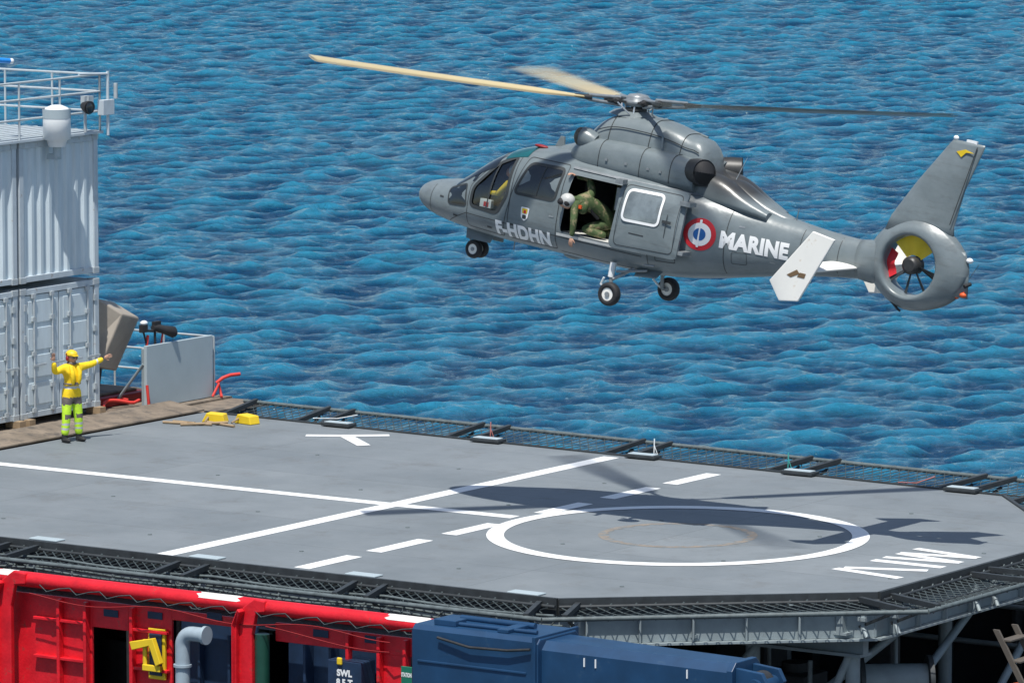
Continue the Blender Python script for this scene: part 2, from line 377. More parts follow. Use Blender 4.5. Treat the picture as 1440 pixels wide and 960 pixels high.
for x in np.arange(-15.5,5.8,1.9):
    e=6.4 if x<2 else 6.4-(x-2)*.8
    b.box((x-.06,-e,-.62),(x+.06,e,-.222),0); b.box((x-.13,-e,-.66),(x+.13,e,-.62),0)
for y in (-6.2,-3,3,6):
    x1=2.0 if abs(y)>5 else 5.5
    b.box((-16,y-.08,-1.05),(x1,y+.08,-.665),0); b.box((-16,y-.18,-1.1),(x1,y+.18,-1.05),0)
b.obj('deck_beams',hd,[M_steel])
b=MB()
for (x,y) in ((3.3,-2.9),(5.35,2.9),(5.2,-2.9),(-1.5,-6.2),(-8,-6.2),(-1.5,6),(-8,6),(3.6,2.9)):
    b.tube((x,y,-6),(x,y,-1.1),.12,0,14)
b.tube((5.2,-3,-1.1),(4.0,-3,-3.6),.07,0,10); b.tube((5.5,2.9,-1.1),(5.3,.2,-3.6),.07,0,10); b.tube((3.4,-2.9,-1.1),(2.0,-4.6,-3.6),.07,0,10)
b.tube((5.3,-1.2,-.8),(3.7,-3.2,-2.6),.07,0,10); b.tube((1.2,-6,-1.1),(3.2,-5.9,-3.5),.08,0,10); b.tube((5.4,.9,-.7),(5.4,-2.6,-2.6),.07,0,10)
b.obj('support_struts',hd,[M_steel])

# safety net around the deck
sn=root('safety_net')
bn=MB(); bf=MB(); br_=MB()
def quadpt(A,B,C,D,s,t):
    return (A*(1-s)+B*s)*(1-t)+(D*(1-s)+C*s)*t
for i in range(len(DECK)-1):
    p,q=DECK[i],DECK[i+1]; P,Q=OUT[i],OUT[i+1]
    zo=.08 if i>=3 else -.10
    A=Vector((p[0],p[1],-.10)); B=Vector((q[0],q[1],-.10)); C=Vector((Q[0],Q[1],zo)); D=Vector((P[0],P[1],zo))
    nrm=(B-A).cross(Vector((0,0,1))).normalized()
    A+=nrm*.1; B+=nrm*.1
    L_=(B-A).length; step=.19; nw=max(8,int(L_/step))
    tw=step*6/L_
    for k in range(-6,nw+1):
        for sgn in (1,-1):
            pts=[]
            for j in range(5):
                t=j/4; s=(k*step/L_)+(t if sgn>0 else 1-t)*tw
                if 0<=s<=1:
                    pp=quadpt(A,B,C,D,s,t); pp.z-=.10*math.sin(math.pi*t); pts.append(pp)
            for a_,c_ in zip(pts,pts[1:]): bn.tube(a_,c_,.010,0,3,cap=False)
    for t,r in ((0.02,.03),(1,.04),(.5,.014)):
        a_,c_=quadpt(A,B,C,D,0,t),quadpt(A,B,C,D,1,t)
        if t==.5: a_.z-=.09; c_.z-=.09
        bf.tube(a_,c_,r,0 if t<1 else 1,8)
        if t==.5: continue
        m_=int(L_/.33)
        for k in range(m_):
            s=(k+.5+random.uniform(-.2,.2))/m_; x_=a_*(1-s)+c_*s; dd=(c_-a_).normalized()*.05
            bf.tube(x_-dd+Vector((0,0,-.045)),x_+dd+Vector((0,0,.045)),.014,1,4)
    npan=max(1,round(L_/3.45))
    for k in range(npan+1):
        s0=k/npan
        if i==4: s0=min(1,(k+.35)/npan)
        for off in (-.30,.30):
            s=s0+off/L_
            if s<0 or s>1: continue
            a_=quadpt(A,B,C,D,s,0); c_=quadpt(A,B,C,D,s,1)
            br_.tube(a_+Vector((0,0,.03)),c_+Vector((0,0,.03)),.06,0,4)
            br_.tube(a_+Vector((0,0,-.42)),quadpt(A,B,C,D,s,.75)+Vector((0,0,-.06)),.03,0,4)
            mid=quadpt(A,B,C,D,s,.10)
            br_.box((mid.x-.035,mid.y-.05,-.66),(mid.x+.035,mid.y+.05,-.25),1)
            br_.tube((mid.x,mid.y-.02,-.52),(mid.x+.10,mid.y-.08,-.66),.035,1,8)
            br_.box((mid.x-.07,mid.y-.09,-.40),(mid.x+.07,mid.y-.03,-.34),1)
bn.obj('netting',sn,[M_rope]); bf.obj('frame_rail',sn,[M_darksteel,M_rail]); br_.obj('bracket_arm',sn,[M_darksteel,M_steel])
b=MB()
for (y0,z0,r) in ((-7.2,-.14,.025),(-7.7,-.24,.022),(-6.95,-.34,.022)):
    pts=[]
    for k in range(90):
        x=-16+k*.205; pts.append((x,y0,z0-.05*abs(math.sin((x+1)*math.pi/3.45))))
    b.ptube(pts,r,0,6)
for x0 in (-9.3,-4.9,-.6,1.5):
    pts=[(x0+.9*t,-7.3-.5*math.sin(t*3.14),-.15-.45*math.sin(t*3.14)) for t in np.linspace(0,1,12)]
    b.ptube(pts,.014,1,5)
b.obj('slack_cable',sn,[M_rail,M_rope])
b=MB()
for x,mi in ((-9.1,0),(-5.3,1),(-2.3,2)):
    y=7.08-.045*x+.2
    b.ptube([(x,y,0),(x+.01,y,.2),(x,y+.02,.36)],[.013,.012,.013],mi,6)
    b.ptube([(x,y,.26),(x+.06,y,.12),(x+.1,y,.02)],.008,mi,5)
b.ptube([(-13.3,7.75,.1),(-13.05,8.2,.06),(-12.85,8.6,.1)],.011,1,5); b.ptube([(.2,7.1,.05),(.35,7.5,.0),(.5,7.9,.08)],.011,0,5)
b.obj('net_tie',sn,[mat('faded_red_cord',(.45,.16,.14),.8),M_lightw,mat('teal_cord',(.05,.35,.32),.6)])

# ------------------------------------------------------------------ ship hull and decks
sh=root('ship_hull')
b=MB()
b.box((-46,-15,-10.5),(18,7.3,-3.9),0)
b.box((-46,7.0,-3.9),(18,7.3,-.95),0); b.box((-46,6.9,-.95),(18,7.4,-.85),0)
b.box((-46,-9.2,-3.9),(-16.25,9.9,-.10),0)
b.obj('hull',sh,[M_hull])
b=MB(); b.box((-46,-9.2,-.1),(-16.0,9.95,-.02),0); b.box((-46,-9.2,-.02),(-16.9,9.95,.02),0)
b.prism([(-16.9,-6.7,.02),(-16.05,-6.7,.02),(-16.05,-6.7,.05),(-16.9,-6.7,.16)],(0,14.6,0),0)
b.obj('fore_deck',sh,[M_brown])
b=MB(); b.box((-15.9,-9.0,-3.89),(18,6.9,-3.85),0); b.obj('main_deck',sh,[M_hull])
b=MB()
for k in range(40):
    x=random.uniform(-14,14); y=random.uniform(-4,6.3); s_=random.uniform(.3,1)
    mi=random.choice([0,2,3,0,2,0,1]); h=random.uniform(.5,2.6)
    b.box((x,y,-3.85),(x+s_,y+s_*.8,-3.85+h),mi); b.tube((x+s_/2,y+s_/2,-3.85+h),(x+s_/2,y+s_/2,-3.7+h),s_*.25,mi,12)
    b.tube((x+s_+.1,y,-3.85),(x+s_+.1,y,-3.85+h*1.15),.04,2,8)
for x in np.arange(-14,18,1.4): b.box((x-.05,6.75,-3.85),(x+.05,7.0,-1.0),0)
for z in (-2.6,-1.9): b.tube((-14,6.6,z),(18,6.6,z),.05,2,8)
b.obj('deck_equipment',sh,[M_darksteel,M_reddark,M_steel,M_navy],.02)
r=root('mooring_winch'); b=MB()
b.tube((4.7,-1.9,-1.75),(5.6,-1.2,-1.75),.28,1,24); 
for p in ((4.7,-1.9),(5.6,-1.2)): b.tube((p[0],p[1],-1.75),(p[0]+.06,p[1]+.05,-1.75),.42,0,24)
b.box((4.5,-2.0,-3.85),(5.8,-1.1,-2.2),0); b.tube((6.9,-1.7,-1.9),(7.5,-1.4,-1.7),.16,2,14); b.obj('drum',r,[M_darksteel,M_steel,M_orange],.02)
b=MB()
for y in (0,.6): b.prism([(7.5,-2.4+y,-.55),(7.6,-2.4+y,-.55),(9.5,-2.4+y,-3.8),(9.4,-2.4+y,-3.8)],(0,.05,0),0)
for k in range(10):
    t=k/10+.05; x=7.55+1.85*t; z=-.55-3.25*t; b.box((x-.02,-2.38,z-.012),(x+.18,-1.76,z+.012),0)
b.obj('steps',root('access_ladder'),[mat('dull_brown_steel',(.10,.085,.07),.7)])

# ------------------------------------------------------------------ containers
def container(v0,z0,H,style,name='shipping_container'):
    r=root(name,( -17.55,v0,z0)); W_=2.44; Ln=6.06
    fr=MB()
    for y in (0,W_-.13):
        for x in (-.13,-Ln):
            fr.box((x,y,0),(x+.13,y+.13,H),0)
    for z in (0,H-.13):
        for x in (-.11,-Ln+.01): fr.box((x,.13,z+.005),(x+.1,W_-.13,z+.12),0)
        for y in (.01,W_-.11): fr.box((-Ln+.13,y,z+.005),(-.13,y+.1,z+.12),0)
    for y in (-.01,W_-.17):
        for x in (-.17,-Ln-.01):
            for z in (-.01,H-.11): fr.box((x,y,z),(x+.18,y+.18,z+.12),1)
    fr.obj('frame',r,[M_cont2,M_galv],.008)
    def corr(y0,y1,xo,z0_,z1_,axis):
        mb=MB(); per=.27; dep=.05; n=max(1,round((y1-y0)/per)); per=(y1-y0)/n; pr=[]
        for i in range(n):
            s=y0+i*per
            pr+=[(s,0),(s+per*.28,0),(s+per*.45,-dep),(s+per*.83,-dep)]
        pr.append((y1,0)); vs=[]
        for z in (z0_,z1_):
            for (s,d) in pr: vs.append((xo+d,s,z) if axis=='x' else (s,xo+d,z))
        k=len(pr); mb.add(vs,[(i,i+1,k+i+1,k+i) for i in range(k-1)],0); return mb
    if style=='corr':
        corr(.13,W_-.13,-.03,.12,H-.13,'x').obj('end_panel',r,[M_cont])
    else:
        d=MB()
        for y in (.14,W_/2+.01):
            d.box((-.075,y,.13),(-.03,y+W_/2-.16,H-.14),0)
            for k in range(4):
                z=.2+k*(H-.4)/4; d.box((-.03,y+.1,z+.05),(-.012,y+W_/2-.26,z+(H-.4)/4-.05),0)
        d.obj('door_leaf',r,[M_cont],.01)
        d=MB()
        for y in (.38,.95,1.5,2.06):
            d.tube((.02,y,.1),(.02,y,H-.1),.018,0,8)
            for z in (.15,.6,1.25,H-.6,H-.15): d.box((-.012,y-.05,z-.04),(.035,y+.05,z+.04),0)
            d.box((.025,y-.03,1.0),(.05,y+.35,1.04),0)
        for y in (.1,W_-.16):
            for z in (.35,.9,1.5,2.1): d.box((-.03,y,z),(.015,y+.07,z+.12),0)
        d.obj('locking_bars',r,[M_galv])
    corr(-Ln+.13,-.13,W_-.02,.12,H-.13,'y').obj('side_panel',r,[M_cont])
    corr(-Ln+.13,-.13,.06,.12,H-.13,'y').obj('side_panel_inner',r,[M_cont])
    t=MB(); t.box((-Ln+.1,.1,H-.05),(-.1,W_-.1,H-.02)); t.box((-Ln+.1,.1,.05),(-.1,W_-.1,.1)); t.box((-Ln+.02,.13,.12),(-Ln+.05,W_-.13,H-.13)); t.obj('roof_and_floor',r,[M_cont2])
for v0 in (4.05,1.52,-1.0):
    container(v0,.16,2.52,'door'); container(v0,2.80,2.72,'corr')
b=MB()
for v0 in (4.1,1.6,-.9):
    for y in (v0,v0+2.2): b.box((-17.75,y,.03),(-17.4,y+.18,.16),0)
b.obj('lashing',root('container_foot'),[M_wood])
pf=root('roof_platform')
b=MB(); b.box((-23.5,-1,5.53),(-17.45,6.55,5.58),0)
for k in range(24): b.box((-17.6-k*.25,-1,5.58),(-17.55-k*.25,6.5,5.6),1)
b.obj('grating',pf,[M_cont2,M_galv])
def railing(pts,h,name,posts=1.2,rails=(.35,.7,1.0),r=.022,m=M_galv,par=None):
    rt=par or root(name); mb=MB()
    for p,q in zip(pts,pts[1:]):
        p=Vector(p);q=Vector(q);L_=(q-p).length; n=max(1,round(L_/posts))
        for k in range(n+1):
            x=p.lerp(q,k/n); mb.tube(x,x+Vector((0,0,h)),r,0,8)
        for t in rails: mb.tube(p+Vector((0,0,h*t)),q+Vector((0,0,h*t)),r,0,8)
    mb.obj('rails',rt,[m]); return rt
railing([(-17.5,-1,5.58),(-17.5,6.5,5.58),(-23.4,6.5,5.58)],1.1,'guard_rail')
railing([(-17.2,9.75,.02),(-26,9.75,.02)],1.2,'guard_rail')
r=root('camera_dome'); b=MB(); b.ptube([(-17.3,4.9,5.4),(-17.3,4.9,5.52),(-17.3,4.9,5.55),(-17.3,4.9,6.05),(-17.3,4.9,6.15),(-17.3,4.9,6.2)],[.16,.2,.27,.27,.22,.1],0,24)
b.ptube([(-17.3,4.9,5.95),(-17.3,4.9,6.13)],.275,1,24,False); b.ptube([(-17.3,4.9,5.2),(-17.3,4.9,5.42)],.08,1,12); b.box((-17.5,4.83,5.15),(-17.25,4.97,5.25),1); b.obj('housing',r,[M_lightw,M_panel])
r=root('floodlight'); b=MB(); b.ptube([(-17.4,5.85,6.12),(-17.28,5.82,6.1),(-17.2,5.8,6.09)],[.07,.12,.13],0,16); b.ell((-17.2,5.8,6.09),(.03,.11,.11),1); b.tube((-17.35,5.85,6.12),(-17.35,5.85,5.6),.03,2); b.box((-17.5,5.9,6.05),(-17.3,6.05,6.3),2); b.obj('lamp',r,[M_black,M_glassd,M_galv])
r=root('junction_box'); b=MB(); b.box((-17.4,6.3,5.9),(-17.25,6.65,6.2),0); b.tube((-17.3,6.5,5.5),(-17.3,6.5,6.75),.03,0); b.tube((-17.3,6.5,6.7),(-17.3,5.6,6.75),.025,0); b.tube((-17.3,6.75,6.2),(-17.3,6.75,6.5),.04,1); b.obj('box',r,[M_cont2,M_galv],.01)
r=root('whip_antenna'); b=MB(); b.ptube([(-18.5,2.0,7.32),(-17.8,4.1,7.08)],[.06,.05],0,12); b.ell((-17.79,4.14,7.075),.055,1); b.ptube([(-18.0,3.4,5.6),(-18.0,3.4,7.22)],.05,1,10); b.box((-17.9,3.0,6.75),(-17.6,3.3,7.0),1); b.obj('mast',r,[mat('blue_plastic',(.02,.25,.7),.4),M_lightw])
r=root('tilted_locker',(-17.95,7.15,1.45),(0.0,math.radians(8),math.radians(8))); b=MB(); b.prism([(-.3,-.62,-.55),(.22,-.42,-.55),(.34,.05,.5),(-.1,-.30,.78),(-.2,-.45,.70)],(0,.70,-.15),0); b.box((-.1,-.3,-1.35),(0,-.2,-.3),1); b.box((-.1,.0,-1.4),(0,.1,-.4),1); b.obj('case',r,[M_tan,M_darksteel],.03)
r=root('screen_plate'); b=MB(); b.box((-17.2,7.45,.03),(-17.13,9.62,1.27),0)
for y in (7.5,8.5,9.5): b.box((-17.3,y,.03),(-17.2,y+.06,1.2),1); b.tube((-17.25,y,.9),(-18,y,.03),.03,1)
b.obj('plate',r,[M_panel,M_steel],.008)
r=root('tripod_searchlight'); b=MB(); c=Vector((-17.3,8.0,1.5))
b.ptube([c+Vector((0,-.12,.08)),c+Vector((0,.0,.07)),c+Vector((.08,.15,.02)),c+Vector((.16,.34,-.04)),c+Vector((.16,.35,-.04))],[.05,.075,.085,.115,.10],0,16)
b.tube(c+Vector((0,-.05,.05)),c+Vector((0,-.05,-.25)),.025,0); b.ell(c+Vector((-.02,-.38,.20)),(.07,.09,.05),1); b.box(c+Vector((-.05,-.50,.02)),c+Vector((.05,-.34,.17)),0)
b.tube(c+Vector((0,-.45,.05)),c+Vector((0,-.1,.02)),.025,0); b.tube(c+Vector((0,-.42,.02)),c+Vector((0,-.3,-.28)),.02,0); b.tube(c+Vector((0,.20,-.06)),c+Vector((.02,.12,-.26)),.018,2); b.tube(c+Vector((0,-.32,-.25)),c+Vector((0,-.28,-.05)),.03,2); b.box(c+Vector((-.04,-.1,.12)),c+Vector((.04,.1,.2)),0)
b.obj('lamp',r,[M_black,M_lightw,M_hose])
r=root('fire_hose'); b=MB()
for k in range(4):
    pts=[(-18.4+.25*k+.15*math.sin(t*5+k),6.7+t*1.0,.10+.08*abs(math.sin(t*4+k))) for t in np.linspace(0,1.0,14)]
    b.ptube(pts,.035,0,8)
b.ptube([(-17.1,9.7,.30),(-17.0,9.78,.40),(-16.95,9.95,.44),(-16.85,10.15,.45)],.035,0,8); b.ptube([(-17.05,7.42,.05),(-17.1,7.42,.5)],.03,0,8)
b.ptube([(-17.05,9.5,.05),(-17.0,9.65,.3),(-17.0,9.7,.12),(-16.9,9.6,.04)],.028,0,8)
b.obj('hose',r,[M_hose])
r=root('deck_hatch'); b=MB(); b.box((-20.5,6.8,.02),(-17.9,8.6,.22),0); b.box((-20.3,7.0,.22),(-18.1,8.4,.28),1); b.box((-22,8.7,.02),(-20,9.5,.6),1); b.obj('coaming',r,[M_reddark,M_brown],.02)

for (x,y,rz) in ((-15.0,6.85,.3),(-14.35,7.0,-.2)):
    r=root('wheel_chock',(x,y,.004),(0,0,rz)); b=MB(); b.prism([(-.24,-.12,0),(.24,-.12,0),(.2,-.12,.16),(-.14,-.12,.18)],(0,.26,0),0); b.tube((-.1,-.12,.1),(-.1,-.3,.03),.02,1); b.obj('block',r,[M_yel,M_wood],.015)
r=root('wooden_batten'); b=MB()
for (a_,c_) in (((-15.7,6.1,.03),(-14.7,6.35,.03)),((-15.2,6.0,.03),(-14.5,6.6,.06)),((-15.6,6.3,.03),(-15.0,6.2,.05)),((-15.0,6.6,.03),(-14.2,6.4,.03))): b.tube(a_,c_,.028,0,6)
b.obj('sticks',r,[M_wood])

# ------------------------------------------------------------------ red bulwark in the foreground
rb=root('red_bulwark')
b=MB(); Y=-9.5
b.tube((-14,Y,-.06),(1.75,Y,-.06),.125,0,18)
for (x0,x1) in ((-7.1,-6.5),(-2.2,-1.65),(-10.8,-10.2)):
    pts=[(x0,Y-.05,-3.8),(x0,Y-.05,-.35),(x0+.12,Y-.05,-.08),(x0+.35,Y-.05,.08),(x1,Y-.05,.06),(x1,Y-.05,-.12),(x0+.38,Y-.05,-.15),(x0+.30,Y-.05,-.5),(x0+.3,Y-.05,-3.8)]
    b.prism(pts,(0,-.10,0),0); b.prism([(p[0],p[1]-.1,p[2]) for p in (pts[0],pts[1],pts[2],(pts[2][0]+.06,pts[2][1],pts[2][2]-.05),(pts[1][0]+.06,Y,pts[1][2]),(pts[0][0]+.06,Y,pts[0][2]))],(0,-.15,0),0)
b.obj('frame',rb,[M_red],.02)
b=MB(); Yw=-9.35
def plate(x0,x1,z0,z1,y=Yw,m=0,d=.05): b.box((x0,y,z0),(x1,y+d,z1),m)
plate(-14,-5.35,-3.8,-.32); plate(-5.35,-4.6,-.75,-.32); plate(-4.6,-3.72,-3.8,-.32); plate(-3.72,-2.2,-.48,-.32)
plate(-1.65,1.2,-.62,-.32); plate(.35,.95,-3.8,-.62); plate(-3.72,-2.2,-3.8,-.48,Yw+.25,1); plate(-5.35,-4.6,-3.8,-.75,Yw+.9,2)
plate(-1.65,.35,-3.8,-.62,Yw+.35,1); plate(.95,2.4,-3.8,-.55,Yw+.3,1)
for x in (-6.0,-5.45,-4.5,-9,-8,-.2,.4,.9): b.box((x,Yw-.12,-3.8),(x+.06,Yw-.002,-.34),0)
for z in (-.72,-1.35): b.box((-6.5,Yw-.10,z),(-5.4,Yw-.002,z+.05),0); b.box((-4.5,Yw-.10,z),(-3.75,Yw-.002,z+.05),0); b.box((-10,Yw-.10,z),(-7.1,Yw-.002,z+.05),0)
for (x,z) in ((-5.1,-.55),(-4.2,-.5),(-3.0,-.4),(-.9,-.47),(.1,-.47)): b.box((x,Yw-.02,z),(x+.3,Yw-.003,z+.12),1)
for x in (-3.3,-2.7,-1.2,-.7): b.box((x,Yw+.12,-3.8),(x+.05,Yw+.248 if x<-2 else Yw+.348,-.65),1)
b.obj('plating',rb,[M_red,M_navy,M_darksteel],.012)
b=MB()
for (x0,x1) in ((-7.1,-6.75),(-3.0,-2.2),(.7,1.5),(-9.5,-8.9)):
    R_=.128; vs=[]
    for x in (x0,x1):
        for k in range(9):
            t=math.radians(25+130*k/8+ (6 if (k%2) else 0)); vs.append((x+.05*math.sin(k*2.3+x),Y+R_*math.cos(t),-.06+R_*math.sin(t)))
    b.add(vs,[(k,k+1,10+k,9+k) for k in range(8)],0,True)
b.obj('chafe_band',rb,[mat('worn_white_paint',(.72,.70,.66),.6,var=.05,scale=5,dirt=((.5,.05,.04),.60,8))])
b=MB()
for x in np.arange(-6.2,.9,.62):
    b.ptube([(x,Y-.14,-.1),(x+.15,Y-.15,-.2),(x+.4,Y-.14,-.13),(x+.62,Y-.14,-.1)],.010,0,5)
b.ptube([(x,Y-.16,-.30-.06*math.sin(x*2.1)) for x in np.arange(-6.4,1.0,.2)],.010,1,5)
b.ptube([(x,Y-.18,-.42-.10*math.sin(x*1.3+1)) for x in np.arange(-1.6,1.0,.2)],.010,1,5)
b.obj('lashing_wire',rb,[M_rope,M_reddark])
r=root('lever_clamp',(-.15,0,.08)); b=MB(); b.box((-4.0,-9.42,-1.55),(-3.66,-9.37,-.72),0); b.box((-3.95,-9.46,-1.48),(-3.71,-9.42,-.8),2)
b.prism([(-4.25,-9.5,-.95),(-4.2,-9.5,-1.08),(-3.85,-9.5,-.98),(-3.72,-9.5,-1.3),(-3.62,-9.5,-1.25),(-3.78,-9.5,-.85)],(0,-.1,0),1); b.tube((-4.0,-9.5,-1.35),(-4.0,-9.5,-.9),.04,1); b.box((-4.02,-9.56,-1.4),(-3.66,-9.5,-1.3),1)
b.obj('lever',r,[M_yel,M_yel,M_navy],.01)
r=root('vent_pipe',(.22,0,.17)); b=MB(); pts=[(-3.42,-9.75,-3.8),(-3.42,-9.75,-.98)]
for t in np.linspace(0,1,8): pts.append((-3.22-.2*math.cos(t*1.57),-9.75,-.95+.2*math.sin(t*1.57)))
pts.append((-2.95,-9.75,-.75)); b.ptube(pts,.12,0,20); b.tube((-2.99,-9.75,-.75),(-2.93,-9.75,-.75),.15,0,20); b.tube((-3.42,-9.75,-1.3),(-3.42,-9.75,-1.26),.15,0,20); b.obj('pipe',r,[mat('pale_blue_pipe',(.33,.40,.45),.4)])
r=root('load_box',(.1,0,.30)); b=MB(); b.box((-.55,-9.6,-4.05),(.1,-9.2,-1.05),0); b.box((-.35,-9.64,-1.12),(-.25,-9.60,-1.0),1); b.tube((-1.9,-9.5,-3),(-1.9,-9.5,-.8),.12,2,14); b.obj('box',r,[M_navy,M_yel,mat('dark_green_bottle',(.01,.06,.04),.4)],.02)
def textmesh(s,size,sub=0):
    c=bpy.data.curves.new('t','FONT'); c.body=s; c.size=size; c.align_x='CENTER'; c.align_y='CENTER'; c.offset=.016*size/.3; c.space_character=1.05
    o=bpy.data.objects.new('t',c); COL.objects.link(o)
    dg=bpy.context.evaluated_depsgraph_get(); me=bpy.data.meshes.new_from_object(o.evaluated_get(dg)); bpy.data.objects.remove(o)
    bm=bmesh.new(); bm.from_mesh(me); bmesh.ops.triangulate(bm,faces=bm.faces)
    for _ in range(8):
        es=[e for e in bm.edges if e.calc_length()>.05]
        if not sub or not es: break
        bmesh.ops.subdivide_edges(bm,edges=es,cuts=1,use_grid_fill=False); bmesh.ops.triangulate(bm,faces=bm.faces)
    bm.verts.index_update()
    V=[tuple(v.co) for v in bm.verts]; F=[tuple(v.index for v in f.verts) for f in bm.faces]; bm.free(); return V,F
b=MB()
for s_,z in (('SWL',-1.25),('8.5 T',-1.40)):
    V,F=textmesh(s_,.14); b.add([(-.22+x,-9.606,z+y) for x,y,_ in V],F)
b.obj('stencil',r,[M_hwm])
r=root('station_sign'); b=MB(); b.box((.98,-9.62,-1.4),(1.2,-9.58,-.72),0); b.obj('board',r,[M_green],.005); b=MB(); V,F=textmesh('STATION',.09); b.add([(1.09+x*.5,-9.626,-.85+y) for x,y,_ in V],F); b.obj('lettering',r,[M_hwm])

# ------------------------------------------------------------------ crane boom
cb=root('crane_boom'); b=MB()
def boxloft(secs,m=0):
    rings=[]
    for (x,y0,y1,z0,z1,c) in secs:
        rings.append([(x,y0,z0+c),(x,y0+c,z0),(x,y1-c,z0),(x,y1,z0+c),(x,y1,z1-c),(x,y1-c,z1),(x,y0+c,z1),(x,y0,z1-c)])
    b.loft(rings,m,True,False)
boxloft([(2.12,-10.95,-9.95,-1.3,.20,.06),(2.2,-11.05,-9.9,-1.3,.27,.07),(4.45,-11.05,-9.9,-1.3,.27,.07),(4.50,-11.03,-9.92,-1.25,.24,.07)])
boxloft([(4.48,-10.93,-10.03,-.9,.21,.13),(7.75,-10.85,-10.1,-.55,.17,.12)])
boxloft([(7.75,-10.88,-10.07,-.58,.20,.12),(7.85,-10.88,-10.07,-.58,.20,.12)])
for y in (-10.78,-10.3): b.prism([(7.85,y,-.45),(8.25,y,-.38),(8.40,y,-.1),(8.3,y,.08),(7.85,y,.12)],(0,.08,0),0)
b.tube((8.2,-10.85,-.14),(8.2,-10.15,-.14),.13,0,20); b.tube((8.1,-10.6,-.14),(8.1,-10.38,-.14),.2,1,20); b.tube((7.97,-10.86,-.3),(7.97,-10.82,-.3),.06,1,12)
b.tube((2.5,-10.8,.30),(4.3,-10.75,.30),.035,0,8); b.tube((2.6,-10.3,.30),(4.0,-10.35,.31),.05,0,8); b.box((2.5,-10.9,.27),(2.9,-10.6,.36),0); b.box((3.7,-10.95,.27),(3.9,-10.2,.33),0)
b.box((4.42,-11.08,-1.3),(4.48,-9.88,.29),0); b.box((2.3,-11.07,-.30),(4.3,-11.05,-.26),0)
b.ptube([(2.7,-11.1,.12),(3.3,-11.12,.03),(4.0,-11.12,.05),(4.4,-11.1,.1)],.022,1,8)
b.obj('boom',cb,[M_blue,M_mechd],.012)
b=MB()
for x in (5.25,5.45,7.05): b.box((x,-10.925+.025*(x-4.5)-.02,-.10),(x+.02,-10.9+.025*(x-4.5),.03))
b.obj('stripe',cb,[M_hwm])
railing([(7.6,-12.5,-1.45),(11.2,-12.5,-1.45)],.35,'guard_rail',.6,(1.,),.04,M_lightw)

# ------------------------------------------------------------------ people
def skin_mesh(J,E,rootn,levels=2):
    names=list(J); idx={n:i for i,n in enumerate(names)}
    me=bpy.data.meshes.new('sk'); me.from_pydata([J[n][0] for n in names],[(idx[a],idx[b_]) for a,b_ in E],[])
    o=bpy.data.objects.new('sk',me); COL.objects.link(o)
    o.modifiers.new('s','SKIN'); sv=me.skin_vertices[0].data
    for n in names:
        r=J[n][1]; sv[idx[n]].radius=r if hasattr(r,'__len__') else (r,r); sv[idx[n]].use_root=(n==rootn)
    m=o.modifiers.new('ss','SUBSURF'); m.levels=levels; m.render_levels=levels
    dg=bpy.context.evaluated_depsgraph_get(); out=bpy.data.meshes.new_from_object(o.evaluated_get(dg)); bpy.data.objects.remove(o)
    return out
def hand(mb,w_,d,palm_n,m,side=1,curl=.3,s=1.):
    d=Vector(d).normalized(); n=Vector(palm_n); n=(n-d*n.dot(d)).normalized(); t=d.cross(n)*side; w_=Vector(w_)
    M=Matrix((d,t,n)).transposed()
    mb.ell(w_+d*.05*s,(.055*s,.042*s,.018*s),m,12,8,None,M)
    for k,(o,l) in enumerate(((.030,.072),(.010,.080),(-.011,.075),(-.031,.058))):
        p0=w_+d*.085*s+t*o*s; p1=p0+(d+n*curl*.4)*l*.45*s; p2=p1+(d+n*curl).normalized()*l*.32*s; p3=p2+(d+n*curl*2.2).normalized()*l*.25*s
        mb.ptube([p0-d*.03*s,p0,p1,p2,p3],[.009*s,.0098*s,.009*s,.008*s,.006*s],m,8)
    p0=w_+d*.03*s+t*.032*s; p1=p0+(d*.6+t*.8).normalized()*.035*s; p2=p1+(d*.85+t*.4+n*.3).normalized()*.03*s
    mb.ptube([w_+d*.015*s+t*.012*s,p0,p1,p2],[.012*s,.0125*s,.0105*s,.008*s],m,8)
def head(mb,c,M,mi_skin,mi_dark,mi_white):
    def fn(p):
        p=p.copy()
        if p.z<-.1: k=1+.32*(p.z+.1); p.y*=k; p.x*=1+.12*(p.z+.1)
        if p.x>.75 and abs(p.y)<.25 and -.35<p.z<.25: p.x+=.18*(1-abs(p.y)/.25)*(1 if p.z<0 else .5)
        if p.x>.5 and .05<p.z<.3 and .2<abs(p.y)<.6: p.x-=.06
        return p
    mb.ell(c,(.098,.076,.118),mi_skin,32,22,fn,M)
    C=Vector(c)
    for s in (-1,1):
        mb.ell(C+M@Vector((.082,s*.030,.012)),(.014,.016,.010),mi_white,10,8,None,M); mb.ell(C+M@Vector((.093,s*.030,.012)),(.005,.007,.007),mi_dark,8,6,None,M)
        mb.ell(C+M@Vector((0,s*.078,-.005)),(.018,.010,.030),mi_skin,10,8,None,M)
        mb.ell(C+M@Vector((.088,s*.030,.032)),(.008,.018,.004),mi_dark,8,6,None,M)
    mb.ell(C+M@Vector((.086,0,-.052)),(.010,.024,.007),mi_dark,10,6,None,M)

